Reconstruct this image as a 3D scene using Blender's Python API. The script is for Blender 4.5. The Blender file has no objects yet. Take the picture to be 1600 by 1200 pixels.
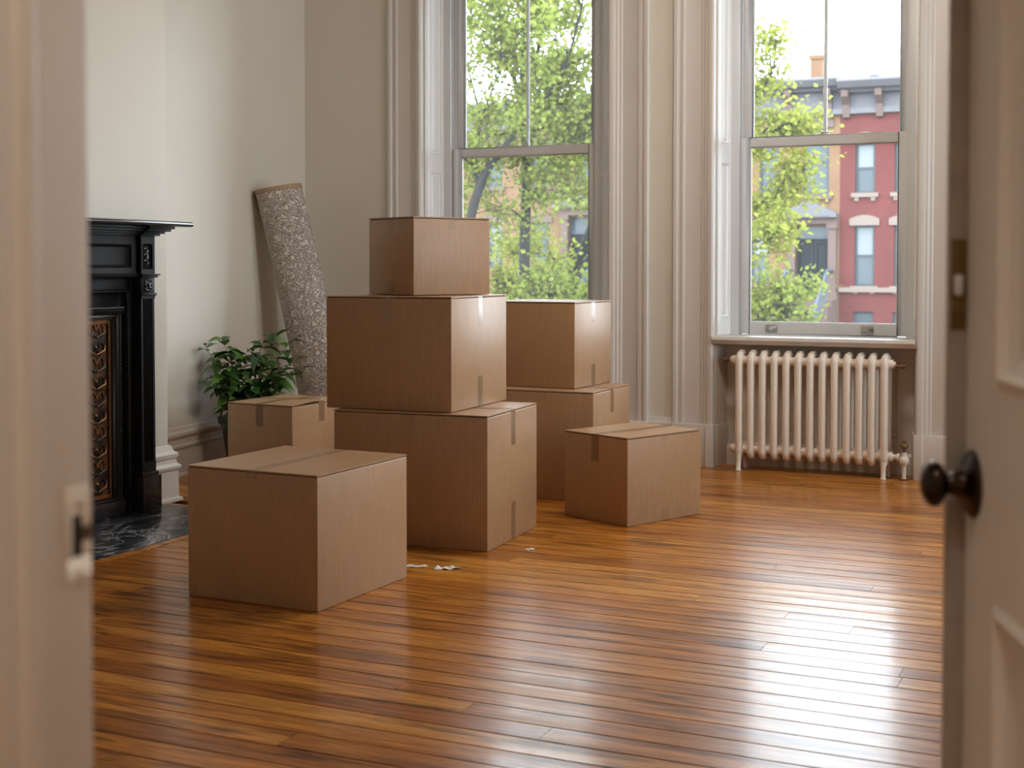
import bpy, bmesh, math, random
from mathutils import Vector, Matrix
sc = bpy.context.scene
C = sc.collection
rnd = random.Random(7)
V = Vector
R = math.radians

# ------------------------------------------------------------------ camera, sky, light, exposure
cam = bpy.data.cameras.new('camera')
cam.sensor_width = 36.0
cam.lens = 2127.4 / 1600 * 36.0
cam.shift_y = -(600 - 484.9) / 1600
cam.clip_start = 0.02
cam.clip_end = 400
cam.dof.use_dof = True
cam.dof.focus_distance = 5.7
cam.dof.aperture_fstop = 4.8
camo = bpy.data.objects.new('camera', cam)
camo.location = (0, 0, 1.15)
camo.rotation_euler = (R(90 - 1.868), 0, R(24.671))
C.objects.link(camo)
sc.camera = camo

SKY = 11.0
w = bpy.data.worlds.new('overcast_sky')
sc.world = w
w.use_nodes = True
bgn = w.node_tree.nodes['Background']
bgn.inputs[0].default_value = (0.83, 0.915, 1.0, 1)
bgn.inputs[1].default_value = SKY

def area_portal(x, z, sx, sz):
    l = bpy.data.lights.new('sky_portal', 'AREA')
    l.shape = 'RECTANGLE'; l.size = sx; l.size_y = sz
    l.cycles.is_portal = True
    o = bpy.data.objects.new('sky_portal', l)
    o.location = (x, 7.93, z); o.rotation_euler = (R(-90), 0, 0)
    C.objects.link(o)
    return o
for px_ in (-3.5, -1.635, 0.23):
    area_portal(px_, 1.88, 1.02, 2.2)
for py_ in (4.85, 6.55):        # added, unseen side windows of the right hand wall
    l = area_portal(0, 1.88, 1.02, 2.2); l.location = (2.12, py_, 1.88); l.rotation_euler = (R(-90), 0, R(-90))

vs = sc.view_settings
vs.view_transform = 'Standard'; vs.look = 'None'; vs.gamma = 1.0; vs.use_curve_mapping = False
vs.exposure = 0.18
cy = sc.cycles
cy.max_bounces = 12; cy.diffuse_bounces = 8; cy.glossy_bounces = 5; cy.transparent_max_bounces = 16
cy.transmission_bounces = 6
cy.sample_clamp_indirect = 8.0
cy.caustics_reflective = False; cy.caustics_refractive = False
cy.use_denoising = True

# ------------------------------------------------------------------ mesh helper
ORG = {}
class MB:
    def __init__(s):
        s.v = []; s.f = []
    def add(s, vs_, fs):
        o = len(s.v)
        s.v += [tuple(p) for p in vs_]
        s.f += [tuple(i + o for i in f) for f in fs]
        return s
    def box(s, x0, x1, y0, y1, z0, z1):
        return s.add([(x0,y0,z0),(x1,y0,z0),(x1,y1,z0),(x0,y1,z0),(x0,y0,z1),(x1,y0,z1),(x1,y1,z1),(x0,y1,z1)],
            [(0,3,2,1),(4,5,6,7),(0,1,5,4),(1,2,6,5),(2,3,7,6),(3,0,4,7)])
    def fbox(s, F, u0, u1, v0, v1, n0, n1):
        O, U, W, N = F
        P = lambda a, b, c: O + U*a + W*b + N*c
        pts = [P(u0,v0,n0),P(u1,v0,n0),P(u1,v1,n0),P(u0,v1,n0),P(u0,v0,n1),P(u1,v0,n1),P(u1,v1,n1),P(u0,v1,n1)]
        fs = [(0,3,2,1),(4,5,6,7),(0,1,5,4),(1,2,6,5),(2,3,7,6),(3,0,4,7)]
        if U.cross(W).dot(N) < 0: fs = [tuple(reversed(f)) for f in fs]
        return s.add(pts, fs)
    def extrude(s, prof, p0, p1, A, B, cap=True):
        """polygon prof [(a,b)] in the plane (A,B), swept from p0 to p1"""
        n = len(prof)
        p0 = V(p0); p1 = V(p1); A = V(A); B = V(B)
        a = [p0 + A*q[0] + B*q[1] for q in prof]; b = [p1 + A*q[0] + B*q[1] for q in prof]
        fs = [(i, (i+1) % n, n+(i+1) % n, n+i) for i in range(n)]
        if cap: fs += [tuple(range(n-1,-1,-1)), tuple(range(n, 2*n))]
        ar = sum(prof[i][0]*prof[(i+1)%n][1]-prof[(i+1)%n][0]*prof[i][1] for i in range(n))
        if ar * A.cross(B).dot(p1-p0) < 0: fs = [tuple(reversed(f)) for f in fs]
        return s.add(a+b, fs)
    def tube(s, path, rad, n=10, cap=True, flat=None):
        path = [V(p) for p in path]; m = len(path)
        if not hasattr(rad, '__len__'): rad = [rad]*m
        o = len(s.v); prev = None
        for i, p in enumerate(path):
            t = (path[min(i+1,m-1)] - path[max(i-1,0)]).normalized()
            if prev is None:
                ref = V((0,0,1)) if abs(t.z) < .9 else V((1,0,0))
                a = t.cross(ref).normalized()
            else:
                a = (prev - t*prev.dot(t)).normalized()
            prev = a; b = t.cross(a)
            for k in range(n):
                th = 2*math.pi*k/n
                s.v.append(tuple(p + (a*math.cos(th)+b*math.sin(th))*rad[i]))
        for i in range(m-1):
            for k in range(n):
                s.f.append((o+i*n+k, o+i*n+(k+1)%n, o+(i+1)*n+(k+1)%n, o+(i+1)*n+k))
        if cap:
            s.f.append(tuple(o+k for k in range(n-1,-1,-1))); s.f.append(tuple(o+(m-1)*n+k for k in range(n)))
        return s
    def lathe(s, prof, O=(0,0,0), axis=(0,0,1), n=24):
        """prof [(radius, height)] about axis"""
        O = V(O); ax = V(axis).normalized()
        ref = V((0,0,1)) if abs(ax.z) < .9 else V((1,0,0))
        a = ax.cross(ref).normalized(); b = ax.cross(a)
        o = len(s.v); m = len(prof)
        for r, h in prof:
            for k in range(n):
                th = 2*math.pi*k/n
                s.v.append(tuple(O + ax*h + (a*math.cos(th)+b*math.sin(th))*max(r,1e-5)))
        for i in range(m-1):
            for k in range(n):
                s.f.append((o+i*n+k, o+i*n+(k+1)%n, o+(i+1)*n+(k+1)%n, o+(i+1)*n+k))
        s.f.append(tuple(o+k for k in range(n-1,-1,-1))); s.f.append(tuple(o+(m-1)*n+k for k in range(n)))
        return s
    def panel(s, F, u0, u1, v0, v1, mould=.02, rec=.012, field=.03, rise=.006):
        """recessed and fielded panel filling the opening u0..u1, v0..v1 of a board whose face is n=0"""
        O, U, W, N = F
        rings = [(0,0),(mould*.35,.004),(mould*.5,-rec*.5),(mould,-rec)]
        if field: rings += [(mould+field*.35,-rec),(mould+field,-rec+rise)]
        pts = []
        for i, n in rings:
            pts += [O+U*(u0+i)+W*(v0+i)+N*n, O+U*(u1-i)+W*(v0+i)+N*n, O+U*(u1-i)+W*(v1-i)+N*n, O+U*(u0+i)+W*(v1-i)+N*n]
        fs = []
        for r in range(len(rings)-1):
            for k in range(4):
                fs.append((r*4+k, r*4+(k+1)%4, r*4+4+(k+1)%4, r*4+4+k))
        e = (len(rings)-1)*4
        fs.append((e,e+1,e+2,e+3))
        if U.cross(W).dot(N) < 0: fs = [tuple(reversed(f)) for f in fs]
        return s.add(pts, fs)
    def board(s, F, w_, h_, panels, th=.03, back=True, **kw):
        us = sorted({0, w_} | {p[0] for p in panels} | {p[1] for p in panels})
        ws = sorted({0, h_} | {p[2] for p in panels} | {p[3] for p in panels})
        for i in range(len(us)-1):
            for j in range(len(ws)-1):
                cu = (us[i]+us[i+1])/2; cw = (ws[j]+ws[j+1])/2
                hole = any(p[0]<cu<p[1] and p[2]<cw<p[3] for p in panels)
                s.fbox(F, us[i], us[i+1], ws[j], ws[j+1], -th, -.6*th-.004 if hole else 0)
        for p in panels: s.panel(F, *p, **kw)
        return s
    def cells(s, x0, x1, z0, z1, y0, y1, holes):
        xs = sorted({x0,x1} | {h[0] for h in holes} | {h[1] for h in holes})
        zs = sorted({z0,z1} | {h[2] for h in holes} | {h[3] for h in holes})
        for i in range(len(xs)-1):
            for j in range(len(zs)-1):
                cx = (xs[i]+xs[i+1])/2; cz = (zs[j]+zs[j+1])/2
                if not any(h[0]<cx<h[1] and h[2]<cz<h[3] for h in holes):
                    s.box(xs[i], xs[i+1], y0, y1, zs[j], zs[j+1])
        return s
    def mesh(s, name, off=None):
        me = bpy.data.meshes.new(name)
        vv = s.v if off is None else [(p[0]-off[0], p[1]-off[1], p[2]-off[2]) for p in s.v]
        me.from_pydata(vv, [], s.f); me.update()
        return me
    def build(s, name, mat, parent=None, smooth=False, bevel=0, seg=2, kind=None, local=False, ang=40):
        off = None
        if parent is not None and not local: off = ORG.get(parent.name)
        me = s.mesh(name, off)
        me.materials.append(mat)
        o = bpy.data.objects.new(name, me)
        C.objects.link(o)
        if parent is not None:
            o.parent = parent
            if parent.name in ORG: ORG[o.name] = ORG[parent.name]
        if bevel:
            bm = bmesh.new(); bm.from_mesh(me)
            bmesh.ops.remove_doubles(bm, verts=bm.verts, dist=1e-5)
            es = [e for e in bm.edges if len(e.link_faces) == 2 and e.calc_face_angle(0) > R(30)]
            bmesh.ops.bevel(bm, geom=es, offset=bevel, segments=seg, affect='EDGES', profile=.5, clamp_overlap=True)
            bm.to_mesh(me); bm.free(); smooth = True
        if smooth:
            me.polygons.foreach_set('use_smooth', [True]*len(me.polygons))
            try: me.set_sharp_from_angle(angle=R(ang))
            except Exception: pass
        if kind: o['kind'] = kind
        return o

def thing(name, label, cat, loc=(0,0,0), rz=0, group=None, kind=None):
    o = bpy.data.objects.new(name, None)
    o.empty_display_size = .1
    C.objects.link(o); o.location = loc; o.rotation_euler = (0,0,rz)
    if label: o['label'] = label
    if cat: o['category'] = cat
    if group: o['group'] = group
    if kind: o['kind'] = kind
    ORG[o.name] = tuple(loc)
    return o
def tag(o, label, cat, group=None):
    o['label'] = label; o['category'] = cat
    if group: o['group'] = group
    return o
def struct(o, label=None, cat=None):
    o['kind'] = 'structure'
    if label: o['label'] = label
    if cat: o['category'] = cat
    return o

# ------------------------------------------------------------------ materials
def mat(name, col, rough=.5, spec=.5, metal=0.0, **kw):
    m = bpy.data.materials.new(name); m.use_nodes = True
    b = m.node_tree.nodes['Principled BSDF']
    b.inputs['Base Color'].default_value = (*col, 1)
    b.inputs['Roughness'].default_value = rough
    b.inputs['Specular IOR Level'].default_value = spec
    b.inputs['Metallic'].default_value = metal
    for k, v in kw.items(): b.inputs[k].default_value = v
    return m
def nodes(m):
    return m.node_tree, m.node_tree.nodes['Principled BSDF']
def N(t, kind, **kw):
    n = t.nodes.new(kind)
    for k, v in kw.items():
        if k.startswith('in_'):
            n.inputs[k[3:].replace('_', ' ')].default_value = v
        else: setattr(n, k, v)
    return n
def coords(t, scale=(1,1,1), kind='Object', rot=(0,0,0)):
    if kind == 'World':
        g = N(t, 'ShaderNodeNewGeometry'); src = g.outputs['Position']
    else:
        g = N(t, 'ShaderNodeTexCoord'); src = g.outputs[kind]
    mp = N(t, 'ShaderNodeMapping'); mp.inputs['Scale'].default_value = scale; mp.inputs['Rotation'].default_value = rot
    t.links.new(src, mp.inputs['Vector'])
    return mp.outputs['Vector']
def noise(t, vec, scale=5, detail=4, rough=.5, dist=0):
    n = N(t, 'ShaderNodeTexNoise'); n.inputs['Scale'].default_value = scale; n.inputs['Detail'].default_value = detail
    n.inputs['Roughness'].default_value = rough; n.inputs['Distortion'].default_value = dist
    t.links.new(vec, n.inputs['Vector'])
    return n.outputs['Fac']
def ramp(t, fac, stops, interp='LINEAR'):
    r = N(t, 'ShaderNodeValToRGB'); r.color_ramp.interpolation = interp
    e = r.color_ramp.elements
    while len(e) < len(stops): e.new(.5)
    for k, (p, c) in enumerate(stops):
        e[k].position = p; e[k].color = (*c, 1) if len(c) == 3 else c
    t.links.new(fac, r.inputs['Fac'])
    return r.outputs['Color']
def mix(t, a, b, fac, mode='MIX'):
    n = N(t, 'ShaderNodeMix', data_type='RGBA', blend_type=mode)
    for v, i in ((a, 6), (b, 7)):
        if hasattr(v, 'links'): t.links.new(v, n.inputs[i])
        else: n.inputs[i].default_value = (*v, 1)
    if hasattr(fac, 'links'): t.links.new(fac, n.inputs[0])
    else: n.inputs[0].default_value = fac
    return n.outputs[2]
def math_(t, op, a, b=None):
    n = N(t, 'ShaderNodeMath', operation=op)
    for i, v in enumerate((a, b)):
        if v is None: continue
        if hasattr(v, 'links'): t.links.new(v, n.inputs[i])
        else: n.inputs[i].default_value = v
    return n.outputs[0]
def bump(t, b, h, strength=.2, dist=.01, normal='Normal'):
    n = N(t, 'ShaderNodeBump'); n.inputs['Strength'].default_value = strength; n.inputs['Distance'].default_value = dist
    t.links.new(h, n.inputs['Height']); t.links.new(n.outputs['Normal'], b.inputs[normal])
    return n

def painted(name, col, rough, var=.06, bmp=.05, scale=3):
    m = mat(name, col, rough); t, b = nodes(m)
    v = coords(t)
    f = noise(t, v, scale, 4)
    c = mix(t, tuple(x*(1-var) for x in col), tuple(min(1, x*(1+var)) for x in col), f)
    t.links.new(c, b.inputs['Base Color'])
    bump(t, b, noise(t, v, 60, 3), bmp, .004)
    return m
M_wall = painted('wall_paint', (.665,.625,.55), .6, .03, .04)
M_trim = painted('trim_paint', (.60,.56,.515), .38, .03, .06)
M_door = painted('old_door_paint', (.70,.655,.595), .45, .05, .10, 6)
M_shut = painted('shutter_paint', (.86,.86,.86), .35, .02, .03)
M_wornshade = painted('worn_shaded_paint', (.34,.30,.26), .5, .22, .15, 25)  # worn paint, also darkened for the strip's shade towards the dark hall
M_sash = painted('sash_paint', (.62,.63,.64), .35, .02, .03)
M_ceil = painted('ceiling_paint', (.78,.76,.72), .8, .02, .02)
M_rad = painted('radiator_paint', (.76,.68,.59), .35, .05, .1, 20)
M_white = painted('chimney_paint', (.72,.70,.67), .5, .02, .04)

# floorboards
M_floor = mat('varnished_boards', (.3,.13,.04), .35); t, b = nodes(M_floor)
oi = N(t, 'ShaderNodeObjectInfo')
geo = N(t, 'ShaderNodeNewGeometry')
sep = N(t, 'ShaderNodeCombineXYZ')
t.links.new(math_(t, 'MULTIPLY', oi.outputs['Random'], 37.0), sep.inputs[0]); t.links.new(math_(t, 'MULTIPLY', oi.outputs['Random'], 91.0), sep.inputs[1])
va = N(t, 'ShaderNodeVectorMath', operation='ADD'); t.links.new(geo.outputs['Position'], va.inputs[0]); t.links.new(sep.outputs[0], va.inputs[1])
def fm(scale):
    mp = N(t, 'ShaderNodeMapping'); mp.inputs['Scale'].default_value = scale; t.links.new(va.outputs[0], mp.inputs['Vector']); return mp.outputs[0]
g1 = noise(t, fm((2.6, 46, 1)), 1.0, 7, .66, .9)
g2 = noise(t, fm((9, 190, 1)), 1.0, 5, .65)
g3 = noise(t, fm((2.2, 17, 1)), 1.0, 4, .55, .6)
tone = ramp(t, oi.outputs['Random'], [(0,(.30,.098,.016)),(.25,(.51,.205,.034)),(.5,(.42,.152,.024)),(.75,(.62,.28,.053)),(1,(.36,.122,.019))])
c1 = mix(t, tone, ramp(t, g1, [(.30,(.30,.23,.19)),(.44,(.78,.74,.70)),(.54,(1,1,1)),(.70,(1.45,1.40,1.3))]), 1.0, 'MULTIPLY')
c2 = mix(t, c1, ramp(t, g2, [(.36,(.50,.46,.43)),(.52,(1,1,1)),(.7,(1.15,1.13,1.1))]), .8, 'MULTIPLY')
c3 = mix(t, c2, ramp(t, g3, [(.36,(.30,.22,.18)),(.47,(1.05,1.05,1.05))]), .75, 'MULTIPLY')
t.links.new(c3, b.inputs['Base Color'])
b.inputs['Roughness'].default_value = .30
b.inputs['Specular IOR Level'].default_value = .15
b.inputs['Coat Weight'].default_value = .26; b.inputs['Coat IOR'].default_value = 1.42
wv = noise(t, fm((1.6, 16, 1)), 1.0, 2, .5)
dust = noise(t, fm((9, 14, 1)), 3.0, 4, .7)
t.links.new(ramp(t, dust, [(.35,(.10,)*3),(.75,(.20,)*3)]), b.inputs['Coat Roughness'])
bump(t, b, wv, .10, .012, 'Coat Normal')
bump(t, b, g2, .10, .003)

M_sub = mat('dark_gap', (.03,.015,.008), .8)

# cardboard
M_card = mat('corrugated_cardboard', (.42,.26,.14), .40, .5); t, b = nodes(M_card)
v = coords(t)
n1 = noise(t, v, 3.0, 3); n2 = noise(t, coords(t, (1,1,.15)), 60, 2)
cc = mix(t, (.36,.212,.108), (.435,.268,.145), n1)
cc = mix(t, cc, ramp(t, n2, [(.3,(.93,)*3),(.7,(1.04,)*3)]), 1, 'MULTIPLY')
t.links.new(cc, b.inputs['Base Color'])
wvx = N(t, 'ShaderNodeTexWave', wave_type='BANDS', bands_direction='DIAGONAL'); wvx.inputs['Scale'].default_value = 55
t.links.new(coords(t, (1,1,0)), wvx.inputs['Vector'])
bump(t, b, math_(t, 'ADD', math_(t, 'MULTIPLY', wvx.outputs['Fac'], .35), noise(t, v, 14, 3)), .14, .004)
M_inside = mat('carton_shadow_gap', (.16,.09,.05), .8)

# packing tape
M_tape = mat('packing_tape', (.50,.37,.26), .22, .6); t, b = nodes(M_tape)
b.inputs['Alpha'].default_value = .34
b.inputs['Coat Weight'].default_value = .6; b.inputs['Coat Roughness'].default_value = .12
bump(t, b, noise(t, coords(t, (1,1,1)), 45, 3), .35, .006)
M_brown = mat('brown_packing_tape', (.30,.185,.095), .3, .4); t, b = nodes(M_brown)
b.inputs['Alpha'].default_value = .62
bump(t, b, noise(t, coords(t), 40, 3), .3, .005)
M_faint = mat('clear_packing_tape', (.46,.33,.22), .25, .5); M_faint.node_tree.nodes['Principled BSDF'].inputs['Alpha'].default_value = .13
M_scrap = mat('torn_paper', (.72,.68,.62), .6)

# fireplace
M_black = mat('black_marble_mantel', (.022,.022,.023), .5, .18); t, b = nodes(M_black)
v = coords(t); t.links.new(mix(t, (.008,.008,.009), (.018,.018,.019), noise(t, v, 8, 4)), b.inputs['Base Color'])
bump(t, b, noise(t, v, 30, 3), .06, .004)
M_gloss = mat('polished_black_slate', (.02,.02,.022), .2, .6)
M_iron = mat('cast_iron', (.012,.011,.010), .4, .5)
M_gilt = mat('aged_gilt', (.30,.14,.045), .42, .5, .55); t, b = nodes(M_gilt)
t.links.new(mix(t, (.06,.025,.010), (.40,.19,.06), noise(t, coords(t), 26, 4)), b.inputs['Base Color'])
M_giltbg = mat('dark_gilt_ground', (.07,.03,.013), .5, .5); t, b = nodes(M_giltbg)
t.links.new(mix(t, (.012,.007,.005), (.15,.06,.018), ramp(t, noise(t, coords(t), 18, 3), [(.4,(0,0,0)),(.7,(1,1,1))])), b.inputs['Base Color'])
M_hearth = mat('black_marble_hearth', (.02,.022,.026), .2, .6); t, b = nodes(M_hearth)
v = coords(t, (1.2,.8,1), rot=(0,0,.5))
vn = noise(t, v, 3.0, 8, .62, 1.6)
vein = ramp(t, math_(t, 'ABSOLUTE', math_(t, 'SUBTRACT', vn, .5)), [(0,(.42,.41,.40)),(.014,(.08,.082,.088)),(.06,(.018,.02,.024))])
vmask = ramp(t, noise(t, coords(t), 4, 3), [(.34,(0,0,0)),(.5,(1,1,1))])
t.links.new(mix(t, mix(t, (.026,.028,.034), (.055,.062,.072), noise(t, coords(t), 6, 5)), vein, vmask), b.inputs['Base Color'])

# rug
M_rug = mat('carved_pile_rug', (.42,.36,.33), .95, .1); t, b = nodes(M_rug)
tc = N(t, 'ShaderNodeTexCoord')
uvs = tc.outputs['UV']
nz = N(t, 'ShaderNodeTexNoise'); nz.inputs['Scale'].default_value = 26; nz.inputs['Detail'].default_value = 1.0; nz.inputs['Distortion'].default_value = .6; t.links.new(uvs, nz.inputs['Vector'])
wor = math_(t, 'ABSOLUTE', math_(t, 'SINE', math_(t, 'MULTIPLY', nz.outputs['Fac'], 25.0)))
wor = math_(t, 'POWER', wor, 0.7)
fine = noise(t, uvs, 220, 2)
t.links.new(mix(t, mix(t, (.30,.235,.20), (.78,.70,.64), wor), (.42,.36,.33), math_(t, 'MULTIPLY', fine, .3)), b.inputs['Base Color'])
bump(t, b, math_(t, 'ADD', wor, math_(t, 'MULTIPLY', fine, .3)), 1.0, .010)
M_bind = mat('rug_binding', (.36,.26,.17), .9, .1)
M_backing = mat('rug_backing', (.20,.14,.09), .95, .1)

# plant
M_leaf = mat('glossy_leaf', (.05,.13,.03), .3, .5); t, b = nodes(M_leaf)
oi = N(t, 'ShaderNodeObjectInfo')
t.links.new(ramp(t, oi.outputs['Random'], [(0,(.022,.070,.016)),(.55,(.045,.13,.026)),(1,(.12,.25,.045))]), b.inputs['Base Color'])
M_stem = mat('plant_stem', (.12,.17,.06), .6)
M_pot = mat('dark_planter', (.055,.050,.048), .55)
M_soil = mat('soil', (.03,.02,.015), .95)

# metals and glass
M_knob = mat('dark_bronze_knob', (.035,.022,.015), .22, .5, .8)
M_brass = mat('aged_brass', (.20,.13,.05), .45, .5, .8); t, b = nodes(M_brass)
t.links.new(mix(t, (.06,.04,.02), (.30,.20,.08), noise(t, coords(t), 60, 4)), b.inputs['Base Color'])
M_rust = mat('tarnished_plug', (.15,.085,.05), .5, .5, .5)
M_steel = mat('sash_hardware', (.42,.41,.39), .4, .5, .5)
M_dark = mat('dark_recess', (.02,.015,.012), .8)
def glass(name, refl=1.0, haze=.0):
    m = bpy.data.materials.new(name); m.use_nodes = True; t = m.node_tree
    t.nodes.remove(t.nodes['Principled BSDF'])
    tr = N(t, 'ShaderNodeBsdfTransparent'); tr.inputs[0].default_value = (.97,.985,.98,1)
    gl = N(t, 'ShaderNodeBsdfGlossy'); gl.inputs['Roughness'].default_value = .02
    fr = N(t, 'ShaderNodeFresnel'); fr.inputs['IOR'].default_value = 1.45
    mx = N(t, 'ShaderNodeMixShader')
    t.links.new(fr.outputs[0], mx.inputs[0]); t.links.new(tr.outputs[0], mx.inputs[1]); t.links.new(gl.outputs[0], mx.inputs[2])
    # faint milky haze over the view, mixed into the panes
    df = N(t, 'ShaderNodeBsdfTranslucent'); df.inputs[0].default_value = (.9,.93,.95,1)
    m2 = N(t, 'ShaderNodeMixShader'); m2.inputs[0].default_value = haze
    t.links.new(mx.outputs[0], m2.inputs[1]); t.links.new(df.outputs[0], m2.inputs[2])
    t.links.new(m2.outputs[0], t.nodes['Material Output'].inputs[0])
    return m
M_glass = glass('window_glass', haze=.009)
M_lamp = bpy.data.materials.new('fill_glow'); M_lamp.use_nodes = True  # glow of the added fill lamps
t = M_lamp.node_tree; t.nodes.remove(t.nodes['Principled BSDF']); em = N(t, 'ShaderNodeEmission'); em.inputs[0].default_value = (1,.89,.76,1); em.inputs[1].default_value = 36
t.links.new(em.outputs[0], t.nodes['Material Output'].inputs[0])

# outdoors
def brick(name, c1, c2, cm):
    m = mat(name, c1, .85, .2); t, b = nodes(m)
    v = coords(t, (1,1,1), rot=(R(90),0,0))
    bt = N(t, 'ShaderNodeTexBrick'); bt.inputs['Scale'].default_value = 4.0
    bt.inputs['Color1'].default_value = (*c1,1); bt.inputs['Color2'].default_value = (*c2,1); bt.inputs['Mortar'].default_value = (*cm,1)
    bt.inputs['Mortar Size'].default_value = .014
    t.links.new(v, bt.inputs['Vector'])
    t.links.new(mix(t, bt.outputs['Color'], ramp(t, noise(t, coords(t), .8, 4), [(.3,(.85,.85,.85)),(.7,(1.1,1.1,1.1))]), 1, 'MULTIPLY'), b.inputs['Base Color'])
    return m
M_red = brick('red_brick', (.095,.021,.019), (.083,.019,.017), (.09,.038,.033))
M_tan = brick('tan_brick', (0.1440,0.0792,0.0418), (0.1296,0.0706,0.0374), (0.1368,0.0900,0.0612))
M_brown_st = painted('brownstone', (0.0828,0.0504,0.0418), .8, .1, .05, 1)
M_lintel = painted('stone_lintel', (0.1368,0.1008,0.0828), .8, .05, .03, 1)
M_cornice = painted('weathered_cornice', (0.0792,0.0756,0.0828), .7, .06, .03, 1)
M_fard = mat('far_door_paint', (.010,.012,.016), .5, .15)
M_farw = mat('far_window_frame', (0.0202,0.0288,0.0360), .5)
M_farpane = mat('far_glass', (.045,.058,.068), .15, .25)
M_blind = mat('far_blind', (0.1224,0.1368,0.1440), .5)
M_rail = mat('railing_iron', (0.0432,0.0540,0.0792), .5)
M_asph = painted('asphalt', (.035,.035,.036), .9, .1, .1, 2); M_asph.node_tree.nodes['Principled BSDF'].inputs['Specular IOR Level'].default_value = .1
M_pave = painted('pavement', (.075,.073,.07), .9, .1, .1, 2); M_pave.node_tree.nodes['Principled BSDF'].inputs['Specular IOR Level'].default_value = .1
M_bark = painted('bark', (.012,.0108,.010), .95, .25, .5, 5)
def foliage(name, c):
    m = bpy.data.materials.new(name); m.use_nodes = True; t = m.node_tree
    t.nodes.remove(t.nodes['Principled BSDF'])
    cv = coords(t, kind='World')
    col = mix(t, tuple(x*.62 for x in c), tuple(min(1,x*1.3) for x in c), noise(t, cv, 2.2, 3))
    d = N(t, 'ShaderNodeBsdfDiffuse'); tr = N(t, 'ShaderNodeBsdfTranslucent'); mx = N(t, 'ShaderNodeMixShader'); mx.inputs[0].default_value = .5
    t.links.new(col, d.inputs[0]); t.links.new(col, tr.inputs[0])
    t.links.new(d.outputs[0], mx.inputs[1]); t.links.new(tr.outputs[0], mx.inputs[2])
    t.links.new(mx.outputs[0], t.nodes['Material Output'].inputs[0])
    return m
M_fol = foliage('spring_leaves', (.175,.205,.045))
M_fol2 = foliage('yellow_green_leaves', (.21,.225,.045))

# ------------------------------------------------------------------ room shell
YW = 7.56                    # room face of the window wall
CEIL = 3.55
# window openings: reveal front x0,x1 ; sash x0,x1 ; meeting-rail top
WIN = [(-4.075,-2.84,-3.994,-3.002,1.896), (-2.188,-1.08,-2.113,-1.157,1.894), (-.324,.784,-.249,.707,1.894)]
WTOP = 3.02
mb = MB().cells(-5.3, 2.0, -.02, CEIL, YW, YW+.40, [(a,b_,-.02,WTOP) for a,b_,_,_,_ in WIN])
struct(mb.build('wall_window', M_wall))
LW0, LW1 = V((-4.655,5.2,0)), V((-4.965,YW+.02,0))
def wallseg(name, p, q, th, m=M_wall):
    p = V(p); q = V(q); d = (q-p).normalized(); n = V((-d.y,d.x,0))
    mb = MB(); F = (p, d, V((0,0,1)), n)
    mb.fbox(F, 0, (q-p).length, -.02, CEIL, 0, th)
    return struct(mb.build(name, m))
wallseg('wall_left', LW0, LW1, .25)
wallseg('wall_left_near', (-4.655,.6,0), (-4.655,5.2,0), .25)
FILL_WIN = (4.85, 6.55)  # added windows, out of view, to light the room from the right
def wall_right():
    mb = MB().cells(.6, YW+.02, -.02, CEIL, 0, .40, [(c-.554, c+.554, -.02, WTOP) for c in FILL_WIN])
    mb.v = [(1.75+b_, a, c) for a, b_, c in mb.v]; mb.f = [f[::-1] for f in mb.f]
    struct(mb.build('wall_right', M_wall))
wall_right()
DX0, DX1, DY0, DY1, DZ = -.774, .125, .71, .851, 2.45
mb = MB().cells(-4.9, 2.0, -.02, CEIL, DY0, DY1, [(DX0-.02, DX1+.02, -.02, DZ+.02)])
struct(mb.build('wall_doorway', M_wall))
struct(MB().box(-5.4,2.2,.6,8.0,CEIL,CEIL+.1).build('ceiling', M_ceil))
# hallway the camera stands in
struct(MB().box(-2.6,-2.45,-2.6,DY0,0,CEIL).build('wall_hall_left', M_wall))
struct(MB().box(1.5,1.65,-2.6,DY0,0,CEIL).build('wall_hall_right', M_wall))
struct(MB().box(-2.6,1.65,-2.75,-2.6,0,CEIL).build('wall_hall_back', M_wall))
struct(MB().box(-2.6,1.65,-2.75,DY0,CEIL,CEIL+.1).build('ceiling_hall', M_ceil))
struct(MB().box(-2.6,1.65,-2.75,.80,-.05,-.001).build('floor_hall', M_floor))

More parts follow.
